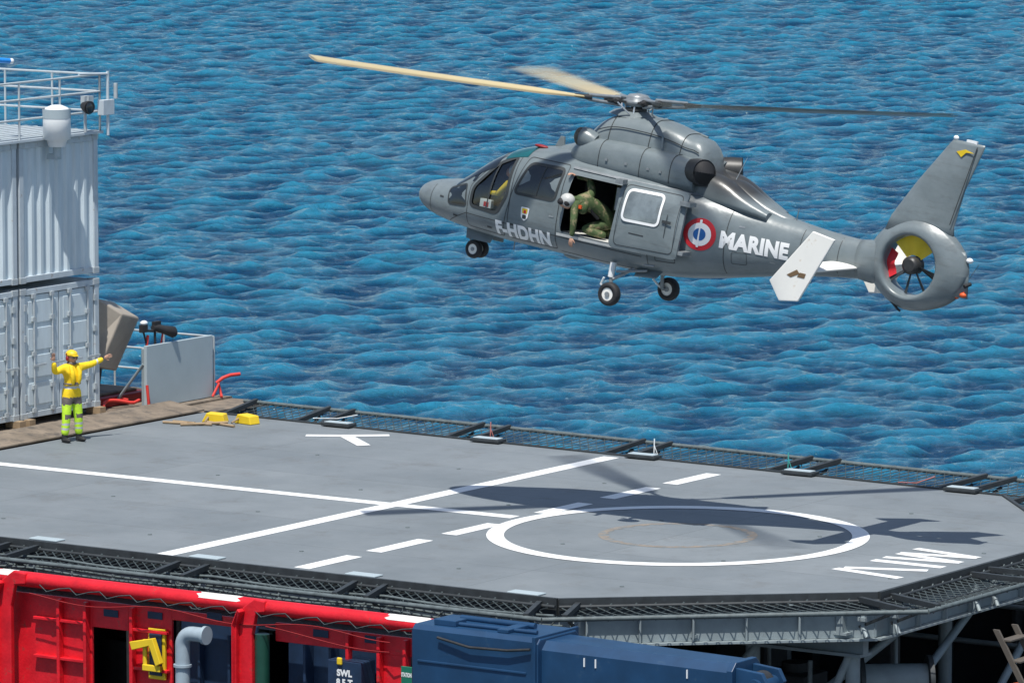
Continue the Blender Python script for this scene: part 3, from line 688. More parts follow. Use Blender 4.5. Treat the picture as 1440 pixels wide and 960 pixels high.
mr_=root('deck_marshaller',(-15.62,3.15,.0),(0,0,math.radians(-18)))
J={'pel':((0,0,.93),(.165,.135)),'belly':((0,0,1.09),(.155,.125)),'chest':((.01,0,1.27),(.175,.14)),'uch':((0,0,1.40),(.12,.10)),'neck':((.01,0,1.49),.06),'hb':((.02,0,1.56),.055),
'sL':((0,.185,1.41),.085),'eL':((.03,.45,1.45),.065),'wL':((.08,.68,1.54),.048),
'sR':((0,-.185,1.41),.085),'eR':((.06,-.42,1.36),.065),'wR':((.12,-.47,1.57),.048),
'hL':((0,.10,.86),.12),'kL':((.03,.135,.49),.088),'aL':((0,.16,.12),.078),'hR':((0,-.10,.86),.12),'kR':((.03,-.135,.49),.088),'aR':((0,-.16,.12),.078)}
E=[('pel','belly'),('belly','chest'),('chest','uch'),('uch','neck'),('neck','hb'),('uch','sL'),('sL','eL'),('eL','wL'),('uch','sR'),('sR','eR'),('eR','wR'),('pel','hL'),('hL','kL'),('kL','aL'),('pel','hR'),('hR','kR'),('kR','aR')]
me=skin_mesh(J,E,'pel',3)
for mm in (M_hivis,M_cloth,M_lime,M_refl,M_skin): me.materials.append(mm)
for p in me.polygons:
    c=p.center; z=c.z; p.use_smooth=True; k=0
    if z>1.50 and abs(c.y)<.12: k=4
    elif z<.72: k=2
    elif z<.86: k=1
    if k==2 and (.24<z<.28 or .33<z<.37): k=3
    if k==2 and .45<z<.54 and c.x>.07: k=1
    if k==0 and abs(c.y)>.3 and (.52<abs(c.y)<.55): k=3
    if k==0 and abs(c.y)<.2 and 1.03<z<1.07: k=3
    p.material_index=k
o=bpy.data.objects.new('body',me); COL.objects.link(o); o.parent=mr_
b=MB(); Hm=Euler((0,math.radians(4),math.radians(8))).to_matrix()
head(b,(.035,0,1.605),Hm,0,1,2)
hand(b,(.09,.70,1.55),(.1,.95,.32),(1,0,0),0,1,.25); hand(b,(.125,-.475,1.59),(.1,-.15,1),(1,0,.0),0,-1,.3)
b.obj('head_and_hands',mr_,[M_skin,M_black,M_refl])
b=MB()
b.ell((.02,0,1.665),(.132,.112,.095),0,24,12,lambda p:Vector((p.x,p.y,max(p.z,-.15))))
b.prism([(.11,-.07,1.655),(.19,-.05,1.645),(.19,.05,1.645),(.11,.07,1.655)],(0,0,.012),0)
for s in (-1,1): b.ell((.02,s*.098,1.60),(.04,.028,.05),1); b.tube((.02,s*.11,1.62),(.02,s*.115,1.70),.01,1)
b.box((.105,-.065,1.60),(.135,.065,1.635),2)
b.ell((.03,0,1.50),(.085,.09,.045),2)
b.obj('helmet',mr_,[M_yel,M_reddark,M_cloth])
b=MB()
b.ptube([(.10,.07,1.46),(.165,.08,1.35),(.17,.07,1.2),(.15,.06,1.12)],[.04,.05,.045,.03],0,10); b.ptube([(.10,-.07,1.46),(.165,-.08,1.35),(.17,-.07,1.2),(.15,-.06,1.12)],[.04,.05,.045,.03],0,10)
b.ptube([(.17*math.cos(t),.165*math.sin(t),1.12) for t in np.linspace(-1.6,1.6,14)],.018,1,6)
b.box((.15,-.03,1.10),(.19,.03,1.15),1)
b.obj('life_vest',mr_,[M_hivis,M_cloth])
b=MB()
for s in (-1,1):
    b.ptube([(0,s*.16,.02),(0,s*.16,.17)],[.06,.055],0,12); b.ell((.06,s*.17,.045),(.15,.055,.05),0,16,8,lambda p:Vector((p.x,p.y,max(p.z,-.85))))
b.obj('boots',mr_,[M_black])

# ------------------------------------------------------------------ helicopter
HP=math.radians(8.); HR=math.radians(-3.)
he=root('helicopter',(-5.53,.31,5.56),(HR,HP,0))
ST=[ # a, top, bottom, half width, widest z, exponent
(0,.03,-.05,.04,-.01,2.0),(.05,.11,-.13,.15,-.02,2.0),(.16,.20,-.20,.28,-.02,2.1),(.38,.29,-.29,.43,-.02,2.2),(.7,.36,-.35,.58,-.01,2.3),(1.0,.43,-.38,.69,0,2.4),
(1.25,.60,-.40,.77,.03,2.5),(1.55,.84,-.42,.84,.08,2.6),(1.9,1.07,-.43,.91,.14,2.7),(2.3,1.24,-.44,.95,.2,2.8),(2.8,1.33,-.44,.97,.25,2.9),(3.5,1.37,-.44,.97,.28,3.),(4.5,1.37,-.44,.97,.3,3.),
(5.2,1.34,-.42,.94,.34,2.9),(5.8,1.28,-.36,.85,.38,2.7),(6.4,1.20,-.24,.69,.42,2.5),(7.0,1.09,-.10,.50,.46,2.3),(7.6,1.0,.04,.37,.50,2.2),(8.3,.94,.17,.27,.55,2.1),(9.0,.92,.28,.20,.6,2.1),(9.3,.92,.32,.17,.62,2.1)]
SA=np.array(ST)
def prof(a,T=SA):
    a=min(max(a,T[0,0]),T[-1,0]); i=int(np.searchsorted(T[:,0],a,side='right')-1); i=min(i,len(T)-2)
    h=T[i+1,0]-T[i,0]; t=(a-T[i,0])/h; out=[]
    for c in range(1,T.shape[1]):
        d1=(T[i+1,c]-T[i,c])/h
        d0=(T[i,c]-T[i-1,c])/(T[i,0]-T[i-1,0]) if i>0 else d1
        d2=(T[i+2,c]-T[i+1,c])/(T[i+2,0]-T[i+1,0]) if i<len(T)-2 else d1
        m0=0 if d0*d1<0 else (d0+d1)/2; m1=0 if d1*d2<0 else (d1+d2)/2
        if abs(d1)>2: m0=m1=d1
        if i==0: m0=d1*1.6
        out.append((2*t**3-3*t*t+1)*T[i,c]+(t**3-2*t*t+t)*h*m0+(-2*t**3+3*t*t)*T[i+1,c]+(t**3-t*t)*h*m1)
    return out
def ring(a,T,n,yc=0,sy=1,sz=1,zfloor=None):
    zt,zb,hw,zm,ex=prof(a,T); R=[]
    for j in range(n):
        t=2*math.pi*j/n; c,s=math.cos(t),math.sin(t)
        y=hw*sy*math.copysign(abs(c)**(2/ex),c); z=zm+((zt-zm) if s>=0 else (zm-zb))*sz*math.copysign(abs(s)**(2/ex),s)
        if zfloor is not None: z=max(z,zfloor)
        R.append((a,yc+y,z))
    return R
def sidey(a,h):
    zt,zb,hw,zm,ex=prof(a); tau=(h-zm)/((zt-zm) if h>=zm else (zm-zb)); tau=min(abs(tau),.995)
    return hw*(1-tau**ex)**(1/ex)
b=MB(); AA=list(np.concatenate([np.array([0,.012,.03,.05,.08,.12,.16]),np.arange(.22,9.31,.09)]))
b.loft([ring(a,SA,72) for a in AA]); body=b.obj('fuselage',he,[M_heli,M_int])
b=MB(); b.loft([ring(a,SA,40,0,.95,.94,-.02) for a in np.arange(1.3,5.45,.15)],1,True,False); cav=b.obj('cut_cavity',None,[M_int,M_int])
def rpoly(P,r=.06,k=5):
    out=[]; n=len(P)
    for i in range(n):
        p=Vector(P[i]);a_=Vector(P[i-1])-p;c_=Vector(P[(i+1)%n])-p
        rr=min(r,a_.length*.45,c_.length*.45); A_=p+a_.normalized()*rr; B_=p+c_.normalized()*rr
        for j in range(k+1):
            t=j/k; out.append(tuple(A_*(1-t)**2+p*2*t*(1-t)+B_*t*t))
    return out
WIN_COCK=rpoly([(1.60,.10),(1.60,.42),(2.02,.92),(2.36,1.10),(2.38,.42),(2.22,.08)],.09)
DOOR_OPEN=rpoly([(3.52,.00),(3.60,1.06),(5.15,1.06),(5.15,.0)],.1)
b=MB()
for P in (WIN_COCK,DOOR_OPEN): b.prism([(p[0],-1.5,p[1]) for p in P],(0,1.0,0),1)
b.prism([(p[0],.5,p[1]) for p in rpoly([(3.7,.4),(3.7,.98),(4.6,.98),(4.6,.4)],.08)],(0,1.0,0),1)
cut=b.obj('cut_openings',None,[M_int,M_int])
for c_ in (cav,cut):
    md=body.modifiers.new('b','BOOLEAN'); md.object=c_; md.operation='DIFFERENCE'; md.solver='EXACT'
body.parent=None
dg=bpy.context.evaluated_depsgraph_get(); nm=bpy.data.meshes.new_from_object(body.evaluated_get(dg))
body.modifiers.clear(); body.data=nm; body.parent=he
for c_ in (cav,cut): bpy.data.objects.remove(c_)
try: nm.set_sharp_from_angle(angle=math.radians(35))
except Exception as ex: print('sharp',ex)

def polymap(mb,P,off,m,yfun=sidey,side=-1,K=7):
    cx=sum(p[0] for p in P)/len(P); cy=sum(p[1] for p in P)/len(P); vs=[];n=len(P)
    for k in range(K,0,-1):
        t=k/K
        for p in P:
            a=cx+(p[0]-cx)*t;h=cy+(p[1]-cy)*t; vs.append((a,side*(yfun(a,h)+off),h))
    vs.append((cx,side*(yfun(cx,cy)+off),cy))
    fs=[(k*n+i,k*n+(i+1)%n,(k+1)*n+(i+1)%n,(k+1)*n+i) for k in range(K-1) for i in range(n)]
    fs+=[((K-1)*n+i,(K-1)*n+(i+1)%n,K*n) for i in range(n)]
    mb.add(vs,fs,m,True)
def dens(P,closed=True,st=.06):
    out=[];n=len(P)
    for i in range(n if closed else n-1):
        p=Vector(P[i]);q=Vector(P[(i+1)%n]);k=max(1,int((q-p).length/st))
        for j in range(k): out.append(tuple(p.lerp(q,j/k)))
    if not closed: out.append(tuple(P[-1]))
    return out
def linemap(mb,P,wd,off,m,closed=True,yfun=sidey,side=-1,thick=0.):
    P=dens(P,closed); n=len(P); vs=[]
    for i in range(n):
        a_=Vector(P[i-1] if (closed or i>0) else P[0]); c_=Vector(P[(i+1)%n] if (closed or i<n-1) else P[-1]); d=(c_-a_).normalized(); nn=Vector((-d.y,d.x))*wd/2
        for s in (-1,1):
            x=P[i][0]+nn.x*s; h=P[i][1]+nn.y*s; vs.append((x,side*(yfun(x,h)+off),h))
    r_=n if closed else n-1
    mb.add(vs,[(2*i,2*i+1,2*((i+1)%n)+1,2*((i+1)%n)) for i in range(r_)],m,True)
b=MB()
WIN2=rpoly([(2.52,.50),(2.70,1.05),(3.42,1.08),(3.36,.52)],.10)
CHIN=rpoly([(1.06,.02),(.98,.28),(1.42,.44),(1.50,.06)],.06)
WSIDE=rpoly([(1.30,.52),(1.70,.80),(1.93,.92),(1.56,.50)],.03)
for sd in (-1,1):
    polymap(b,WIN2,.004,0,side=sd); linemap(b,WIN2,.05,.007,1,side=sd)
    polymap(b,CHIN,.004,0,side=sd); linemap(b,CHIN,.03,.007,1,side=sd)
    polymap(b,WSIDE,.004,0,side=sd)
    linemap(b,WIN_COCK,.06,.006,1,side=sd)
polymap(b,WIN_COCK,.004,0,side=1)
polymap(b,rpoly([(3.72,.42),(3.72,.96),(4.58,.96),(4.58,.42)],.08),.003,0,side=1)
linemap(b,DOOR_OPEN,.07,.006,2,side=-1)
linemap(b,[(2.98,.53),(3.04,1.06)],.02,.009,1,False)
linemap(b,[(1.98,.10),(2.05,.93)],.03,.009,1,False)
b.obj('windows',he,[M_glassd,M_seam,M_heli])
b=MB(); polymap(b,WIN_COCK,-.012,0); b.obj('cockpit_door_glass',he,[M_clear])
def topgrid(mb,a0,a1,t0,t1,off,m,n1=12,n2=14):
    vs=[]
    for i in range(n1+1):
        a=a0+(a1-a0)*i/n1; zt,zb,hw,zm,ex=prof(a)
        for j in range(n2+1):
            t=math.radians(t0+(t1-t0)*j/n2); c,s=math.cos(t),math.sin(t)
            vs.append((a-off*.5,(hw+off)*math.copysign(abs(c)**(2/ex),c),zm+(zt-zm+off)*abs(s)**(2/ex)))
    mb.add(vs,[(i*(n2+1)+j,i*(n2+1)+j+1,(i+1)*(n2+1)+j+1,(i+1)*(n2+1)+j) for i in range(n1) for j in range(n2)],m,True)
b=MB(); topgrid(b,1.10,1.98,38,87,.006,0); topgrid(b,1.10,1.98,93,142,.006,0); topgrid(b,2.08,2.55,50,84,.006,1); topgrid(b,2.08,2.55,96,130,.006,1)
b.obj('windscreen',he,[M_glassd,M_teal])
b=MB()
for P in ([(1.54,-.28),(1.53,.45),(2.0,1.02),(2.44,1.15),(2.46,.4),(2.35,-.30)],[(2.46,-.3),(2.46,.42),(2.62,1.14),(3.48,1.16),(3.46,-.3)]): linemap(b,rpoly(P,.06),.012,.005,0)
for P in ([(5.3,-.2),(5.35,1.1)],[(6.62,-.1),(6.62,1.05)],[(7.9,.1),(7.9,.95)],[(1.0,-.3),(1.52,-.05),(5.2,-.08)],[(3.5,-.33),(5.3,-.35)],[(.55,-.3),(.55,.3)],[(8.6,.25),(8.6,.9)]): linemap(b,P,.012,.005,0,False)
linemap(b,[(5.25,.05),(6.1,.1)],.03,.02,1,False); linemap(b,[(3.55,1.14),(6.3,1.13)],.035,.025,1,False); linemap(b,[(3.5,-.02),(5.3,.0)],.05,.03,2,False)
linemap(b,rpoly([(6.75,.1),(6.75,.3),(7.0,.32),(7.0,.12)],.03),.008,.006,0)
linemap(b,rpoly([(5.45,-.1),(5.45,.02),(5.8,.05),(5.8,-.08)],.03),.01,.006,0)
for (x,h) in ((1.2,-.15),(2.0,-.2),(5.6,.15),(6.8,.75),(7.4,.25),(8.1,.35),(.8,.1),(3.3,.25),(2.5,-.05)): linemap(b,[(x,h),(x+.10,h)],.03,.006,1 if x>3 else 0,False)
b.obj('panel_lines',he,[M_seam,M_mech,M_cfloor])
b=MB()
V,F=textmesh('F-HDHN',.32,1); b.add([(2.78+x*.93,-(sidey(2.78+x*.93,-.17+y)+.008),-.17+y) for x,y,_ in V],F,0)
V,F=textmesh('MARINE',.37,1); b.add([(7.12+x*.86,-(sidey(7.12+x*.86,.47+y)+.008),.47+y) for x,y,_ in V],F,0)
def disc(c,r): return [(c[0]+r*math.cos(t),c[1]+r*math.sin(t)) for t in np.linspace(0,2*math.pi,40,endpoint=False)]
RC=(6.19,.50)
for r_,m_,o_ in ((.275,2,.006),(.195,0,.010),(.105,1,.014)): polymap(b,disc(RC,r_),o_,m_)
polymap(b,rpoly([(6.16,.28),(6.16,.75),(6.20,.75),(6.20,.28)],.01),.018,0)
polymap(b,rpoly([(2.74,.12),(2.72,.30),(2.90,.30),(2.88,.12),(2.81,.06)],.03),.008,0); polymap(b,rpoly([(2.76,.19),(2.75,.28),(2.87,.28),(2.86,.19)],.02),.012,3); polymap(b,rpoly([(2.77,.10),(2.77,.17),(2.85,.17),(2.85,.10)],.02),.012,4); polymap(b,rpoly([(2.79,.20),(2.79,.25),(2.84,.25),(2.84,.20)],.01),.016,2)
b.obj('markings',he,[M_hwm,M_rblue,M_rred,M_yel,M_seam])
zt5=prof(4.5)
def doory(a,h): 
    zt,zb,hw,zm,ex=zt5; tau=(h-zm)/((zt-zm) if h>=zm else (zm-zb)); return 1.09*(1-min(abs(tau),.99)**ex)**(1/ex)
DP=rpoly([(4.62,-.02),(4.66,1.14),(5.98,1.16),(6.0,.02)],.12)
DW=rpoly([(4.82,.50),(4.84,1.02),(5.55,1.04),(5.55,.52)],.10)
b=MB(); polymap(b,DP,.0,0,doory); polymap(b,DP,-.05,0,doory)
n=len(DP); vs=[(p[0],-(doory(*p)+o_),p[1]) for o_ in (0,-.05) for p in DP]; b.add(vs,[(i,(i+1)%n,n+(i+1)%n,n+i) for i in range(n)],0)
polymap(b,DW,.006,2,doory); linemap(b,DW,.045,.012,3,True,doory); linemap(b,[(p[0],p[1]) for p in rpoly([(4.72,.05),(4.75,1.09),(5.9,1.1),(5.9,.1)],.1)],.012,.004,1,True,doory)
linemap(b,[(5.7,.35),(5.7,.75)],.012,.004,1,False,doory); linemap(b,[(5.62,.62),(5.80,.62)],.05,.012,1,False,doory); linemap(b,[(5.0,.3),(5.3,.3)],.02,.004,1,False,doory)
b.box((5.9,-1.06,.95),(6.1,-.85,1.02),4); b.box((5.9,-1.06,.12),(6.1,-.8,.18),4); b.box((4.6,-1.1,1.08),(4.75,-.95,1.16),4)
b.obj('sliding_door',he,[M_heli,M_seam,mat('hazy_glazing',(.17,.20,.21),.12,spec=.8,var=.4,scale=3),M_hwm,M_mech])
b=MB(); b.box((3.45,-.86,-.015),(5.2,.86,.012),1)
for y in (-.15,.45): b.box((4.55,y-.2,.3),(4.95,y+.22,.42),0); b.box((4.95,y-.2,.3),(5.05,y+.22,1.0),0)
b.box((3.45,-.2,.3),(3.52,.7,.95),0); b.box((4.2,.45,.012),(4.5,.8,.5),3); b.box((4.3,-.1,.012),(4.5,.2,.35),2); b.tube((3.9,-.55,1.05),(4.7,-.55,1.1),.03,4); b.ell((4.0,.3,.6),(.16,.16,.3),3)
b.tube((3.75,.4,.2),(3.75,.42,1.05),.05,3); b.box((3.55,-.93,-.03),(5.1,-.82,.015),1); b.box((4.35,-.62,.55),(4.5,-.5,.95),4); b.box((4.5,-.7,.012),(4.62,-.3,.3),4)
b.obj('cabin_fittings',he,[M_int,M_cfloor,M_reddark,M_camo,M_mech],.015)
b=MB()
for y in (-.42,.42):
    b.box((2.0,y-.22,.05),(2.4,y+.22,.2),0); b.box((2.35,y-.22,.15),(2.45,y+.22,.85),0)
b.box((1.38,-.5,.0),(1.55,.5,.42),0); b.obj('cockpit_seats',he,[M_int])
pl=MB(); pl.ell((2.24,-.5,.42),(.14,.2,.26),0); pl.ell((2.20,-.5,.80),(.13,.115,.13),1); pl.ell((2.10,-.5,.76),(.07,.09,.09),2)
pl.ptube([(2.22,-.68,.6),(2.05,-.72,.38),(1.85,-.62,.36)],[.065,.05,.04],0,10); pl.ptube([(2.22,-.42,.25),(1.9,-.45,.32),(1.75,-.45,.05)],[.09,.075,.06],3,10); pl.box((1.72,-.74,.1),(1.95,-.66,.24),1); pl.box((1.80,-.745,.12),(1.9,-.742,.2),4)
pl.obj('pilot',he,[M_yel,M_lightw,M_skin,M_camo,M_rred])
J={'pel':((4.22,-.42,.34),.15),'belly':((4.12,-.55,.46),.14),'chest':((3.98,-.74,.58),(.16,.15)),'uch':((3.88,-.86,.63),.12),'neck':((3.78,-.95,.64),.06),'hb':((3.72,-1.0,.62),.055),
'sR':((3.82,-1.02,.52),.08),'eR':((3.92,-1.14,.26),.06),'wR':((3.93,-1.15,.02),.045),'sL':((3.95,-.72,.76),.08),'eL':((3.78,-.62,.98),.06),'wL':((3.64,-.82,1.0),.045),
'hL':((4.25,-.32,.28),.11),'kL':((3.88,-.42,.13),.085),'aL':((4.3,-.36,.09),.065),'hR':((4.2,-.52,.26),.11),'kR':((3.90,-.80,.13),.085),'aR':((4.32,-.66,.09),.065)}
me=skin_mesh(J,E,'pel')
me.materials.append(M_camo); me.materials.append(M_skin)
for p in me.polygons: p.use_smooth=True
o=bpy.data.objects.new('crewman_body',me); COL.objects.link(o); o.parent=he
b=MB(); HM=Euler((0,math.radians(35),math.radians(215))).to_matrix()
head(b,(3.66,-1.06,.56),HM,0,1,2); hand(b,(3.93,-1.15,.0),(0,-.05,-1),(0,1,0),0,1,.5); hand(b,(3.63,-.83,1.01),(-.4,-.8,.3),(0,0,-1),0,1,1.0)
b.ell((3.68,-1.05,.60),(.135,.12,.12),3,24,14); b.ell((3.60,-1.12,.57),(.07,.085,.06),1,16,10,None,HM)
for s in (-1,1): b.ell(Vector((3.67,-1.05,.56))+HM@Vector((0,s*.1,0)),(.05,.035,.055),1,12,8,None,HM)
b.ptube([(4.0,-.88,.62),(4.05,-.80,.45),(4.12,-.70,.35)],.03,1,8); b.ell((3.93,-.93,.52),(.1,.08,.12),4,14,10); b.box((3.90,-1.03,.50),(3.96,-1.0,.56),5)
b.obj('crewman_head_and_hands',he,[M_skin,M_black,M_refl,M_helm,M_camo,M_orange])

# upper cowling
CW=np.array([(2.75,1.33,1.0,.25,1.1,2.2),(3.1,1.48,1.0,.36,1.15,2.4),(3.4,1.72,1.0,.44,1.2,2.6),(3.65,1.97,1.0,.48,1.25,2.9),(3.95,2.12,1.0,.50,1.3,3.3),(4.5,2.17,1.0,.49,1.3,3.4),(5.0,2.13,1.0,.45,1.3,3.4),(5.4,2.02,1.0,.41,1.3,3.3),(5.80,1.84,1.0,.37,1.25,3.0),(5.86,1.66,1.0,.35,1.2,2.8),(6.5,1.42,.95,.29,1.1,2.4),(7.1,1.15,.9,.20,1.0,2.2),(7.6,1.0,.85,.12,.9,2.2)])
PD=np.array([(3.25,1.42,1.1,.08,1.25,2.),(3.4,1.55,1.1,.20,1.3,2.3),(3.6,1.64,1.1,.26,1.33,2.6),(4.0,1.69,1.1,.29,1.35,2.8),(4.8,1.71,1.1,.31,1.35,2.8),(5.4,1.70,1.1,.30,1.35,2.8),(5.85,1.65,1.1,.27,1.34,2.6)])
FR=np.array([(5.7,1.56,.95,.30,1.15,2.4),(6.3,1.46,.95,.27,1.12,2.3),(6.8,1.22,.95,.2,1.05,2.2),(7.2,1.05,.9,.1,.98,2.)])
b=MB(); b.loft([ring(a,CW,48) for a in sorted(list(np.arange(2.75,7.61,.1))+[5.80,5.86])])
for s in (-1,1):
    b.loft([ring(a,PD,32,s*.42) for a in np.arange(3.25,5.86,.09)]); b.loft([ring(a,FR,28,s*.28) for a in np.arange(5.7,7.21,.1)])
b.loft([[(4.13+r*math.cos(t)*1.6,r*math.sin(t),z) for t in np.linspace(0,2*math.pi,28,endpoint=False)] for r,z in ((.32,2.1),(.26,2.17),(.18,2.21),(.13,2.24))])
cwl=b.obj('engine_cowling',he,[M_heli])
try: cwl.data.set_sharp_from_angle(angle=math.radians(40))
except Exception as ex: print(ex)
b=MB()
for a in (3.95,4.75,5.35):
    R_=ring(a,CW,60); 
    pts=[(p[0],p[1]*1.006,1.3+(p[2]-1.3)*1.006) for p in R_ if p[2]>1.25]; pts.sort(key=lambda p:math.atan2(p[2]-1.3,p[1])); b.ptube(pts,.008,0,4)
for s in (-1,1):
    for a in (3.95,4.8,5.4):
        R_=ring(a,PD,60,s*.42); pts=[(p[0],s*.42+(p[1]-s*.42)*1.008,1.35+(p[2]-1.35)*1.008) for p in R_ if p[2]>1.2 and (p[1]-s*.4)*s>-.12]; pts.sort(key=lambda p:math.atan2(p[2]-1.35,(p[1]-s*.42)*s)); b.ptube(pts,.007,0,4)
    pts=[]
    for a in np.arange(3.7,5.8,.1):
        zt,zb,hw,zm,ex=prof(a,CW); pts.append((a,s*(hw*.93+.004),zm+(zt-zm)*.74))
    b.ptube(pts,.010,0,4)
    for a in (4.1,4.5,4.95,5.2): b.box((a,s*.735-.005,1.36),(a+.05,s*.735+.005,1.40),1)
b.obj('cowling_seams',he,[M_seam,M_mech])
b=MB()
for s in (-1,1):
    b.ell((3.40,s*.50,1.64),(.10,.14,.16),0,20,12); b.ptube([(3.44,s*.50,1.64),(3.54,s*.49,1.63),(3.7,s*.46,1.58)],[.175,.185,.15],1,22)
    p0=Vector((5.65,s*.42,1.46)); d=Vector((.80,s*.42,.12)).normalized()
    b.ptube([p0,p0+d*.22,p0+d*.42],[.22,.235,.225],2,24,False); b.ptube([p0+d*.41,p0+d*.42,p0+d*.36,p0+d*.05],[.225,.20,.185,.17],3,24,True); b.ell(p0+d*.25,(.10,.10,.09),2,14,10)
b.obj('intake_and_exhaust',he,[M_bronze,M_heli,M_mechd,M_black])
b=MB()
b.prism([(2.62,-.02,1.32),(2.8,-.02,1.34),(2.78,-.02,1.5),(2.7,-.02,1.5)],(0,.03,0),0); b.ptube([(6.35,-.1,1.45),(6.5,-.1,1.85)],[.008,.004],1,5); b.tube((5.0,-.45,1.95),(5.05,-.5,1.75),.02,0); b.ell((2.55,-.35,1.3),(.14,.06,.03),3)
b.ptube([(4.6,.2,2.15),(5.5,.2,2.0)],.02,0); b.ptube([(7.6,-.05,.97),(7.62,-.05,1.2)],[.01,.008],0,5)
b.obj('roof_fittings',he,[M_heli,M_galv,M_orange,M_reddark])
# tail: shroud ring
FC=(9.92,.70)
b=MB(); n=72; rings=[]
def Rout(t):
    c,s=math.cos(t),math.sin(t); r=.76
    if c>0: r+=.30*max(0,math.cos(t-.05))**3
    if c<0: r+=.12*max(0,-math.cos(t-.0))**4
    if s>0: r+=.10*s**4
    return r
RI=.50
for i in range(n):
    t=2*math.pi*i/n; Ro=Rout(t); Ri=RI
    prof2=[(Ri,-.14),(Ri+.015,-.19),(Ri+.06,-.215),(Ri+(Ro-Ri)*.45,-.17),(Ri+(Ro-Ri)*.8,-.08),(Ro,-.0),(Ri+(Ro-Ri)*.8,.08),(Ri+(Ro-Ri)*.45,.17),(Ri+.06,.215),(Ri+.015,.19),(Ri,.14)]
    rings.append([(FC[0]+r*math.cos(t),y,FC[1]+r*math.sin(t)) for r,y in prof2])
rings.append(rings[0]); b.loft(rings,0,False)
def foil(a0,a1,y_t,z): 
    R_=[]
    for k in range(24):
        t=2*math.pi*k/24; x=.5-.5*math.cos(t) ; th=y_t*math.sin(t)*(1-.55*x)*1.6
        R_.append((a0+(a1-a0)*x,th,z))
    return R_
b.loft([foil(9.28,10.62,.12,1.2),foil(9.36,10.56,.09,1.45),foil(9.75,10.66,.065,2.1),foil(10.26,10.90,.045,2.85),foil(10.30,10.90,.02,2.90)])
b.loft([ring(a,np.array([(8.9,.93,.27,.21,.6,2.1),(9.2,.98,.24,.19,.6,2.1),(9.38,1.05,.30,.16,.6,2.1)]),30) for a in (8.9,9.05,9.2,9.38)])
b.loft([foil(10.45,11.02,.05,.35),foil(10.4,10.98,.06,.7),foil(10.40,10.86,.06,1.1)])
b.obj('tail_fin_and_shroud',he,[M_heli])
b=MB()
b.prism([(10.50,-.068,1.5),(10.515,-.068,1.5),(10.79,-.045,2.85),(10.775,-.045,2.85)],(0,-.004,0),0)
b.obj('fin_seams',he,[M_seam])
b=MB()
b.ptube([(FC[0],-.16,FC[1]),(FC[0],-.13,FC[1]),(FC[0],.1,FC[1])],[.10,.15,.15],0,20)
for k in range(3):
    t=math.radians(95+120*k); b.tube((FC[0]+.1*math.cos(t),.12,FC[1]+.1*math.sin(t)),(FC[0]+.5*math.cos(t),.12,FC[1]+.5*math.sin(t)),.03,0)
def sector(t0,t1,r0,r1,y,m):
    N_=10; vs=[]
    for i in range(N_+1):
        t=t0+(t1-t0)*i/N_
        for r in (r0,r1): vs.append((FC[0]+r*math.cos(t),y+.02*math.sin(i),FC[1]+r*math.sin(t)))
    b.add(vs,[(2*i,2*i+1,2*i+3,2*i+2) for i in range(N_)],m,True)
sector(.7,2.45,.17,.495,-.02,2); sector(2.7,3.75,.34,.495,-.02,3)
for k in range(4):
    t=-.2-k*.75; c,s=math.cos(t),math.sin(t); T_=Vector((-s,0,c)); R_=Vector((c,0,s)); F0=Vector((FC[0],-.02,FC[1]))
    P_=[F0+R_*.14-T_*.03+Vector((0,.03,0)),F0+R_*.14+T_*.03-Vector((0,.03,0)),F0+R_*.49+T_*.035-Vector((0,.02,0)),F0+R_*.49-T_*.035+Vector((0,.02,0))]
    b.prism(P_,(0,.012,0),1)
b.obj('tail_rotor',he,[M_mechd,M_darksteel,M_yel,M_rred])
b=MB()
b.prism([(10.42,-.066,2.72),(10.58,-.062,2.78),(10.74,-.054,2.74),(10.60,-.062,2.73),(10.52,-.062,2.64)],(0,-.008,0),1)
b.ell((10.34,0,2.93),(.05,.03,.04),0); b.box((10.55,-.02,2.89),(10.75,.02,2.94),0); b.ell((10.95,0,.98),(.06,.06,.045),0); b.ell((10.93,0,.40),(.07,.06,.05),2); b.ptube([(10.80,0,.34),(10.95,0,.46)],[.04,.03],2,8)
b.ptube([(11.0,0,.7),(11.12,.02,.95)],.006,3,4); b.ptube([(9.55,0,.08),(9.75,0,-.08),(9.80,0,-.10)],[.03,.022,.02],3,8); b.tube((10.95,-.05,.55),(11.0,.06,.6),.035,3)
b.obj('tail_lights',he,[M_hwm,M_yel,M_orange,M_black])
b=MB()
def hfoil(y,a0,a1,z,t_): 
    return [(a0+(a1-a0)*(.5-.5*math.cos(2*math.pi*k/20)),y,z+t_*math.sin(2*math.pi*k/20)) for k in range(20)]
b.loft([hfoil(y,8.42+abs(y)*.02,8.98,.46,.045) for y in (-1.46,-.8,-.2,.2,.8,1.46)],0)
for s in (-1,1):
    EP=[(8.78,1.10),(9.22,1.04),(8.70,-.10),(8.34,-.16),(8.10,.14)]
    b.prism([(p[0],s*1.46,p[1]) for p in EP],(0,s*.05,0),0)
b.obj('stabiliser',he,[M_hwhite],.015)
b=MB(); b.prism([(8.42,-1.513,.30),(8.60,-1.513,.42),(8.66,-1.513,.36),(8.5,-1.513,.27)],(0,-.003,0),0); b.prism([(8.66,-1.513,.38),(8.78,-1.513,.38),(8.76,-1.513,.30),(8.62,-1.513,.30)],(0,-.003,0),0); b.obj('soot_mark',he,[mat('soot_brown',(.16,.10,.05),.8)])
b=MB()
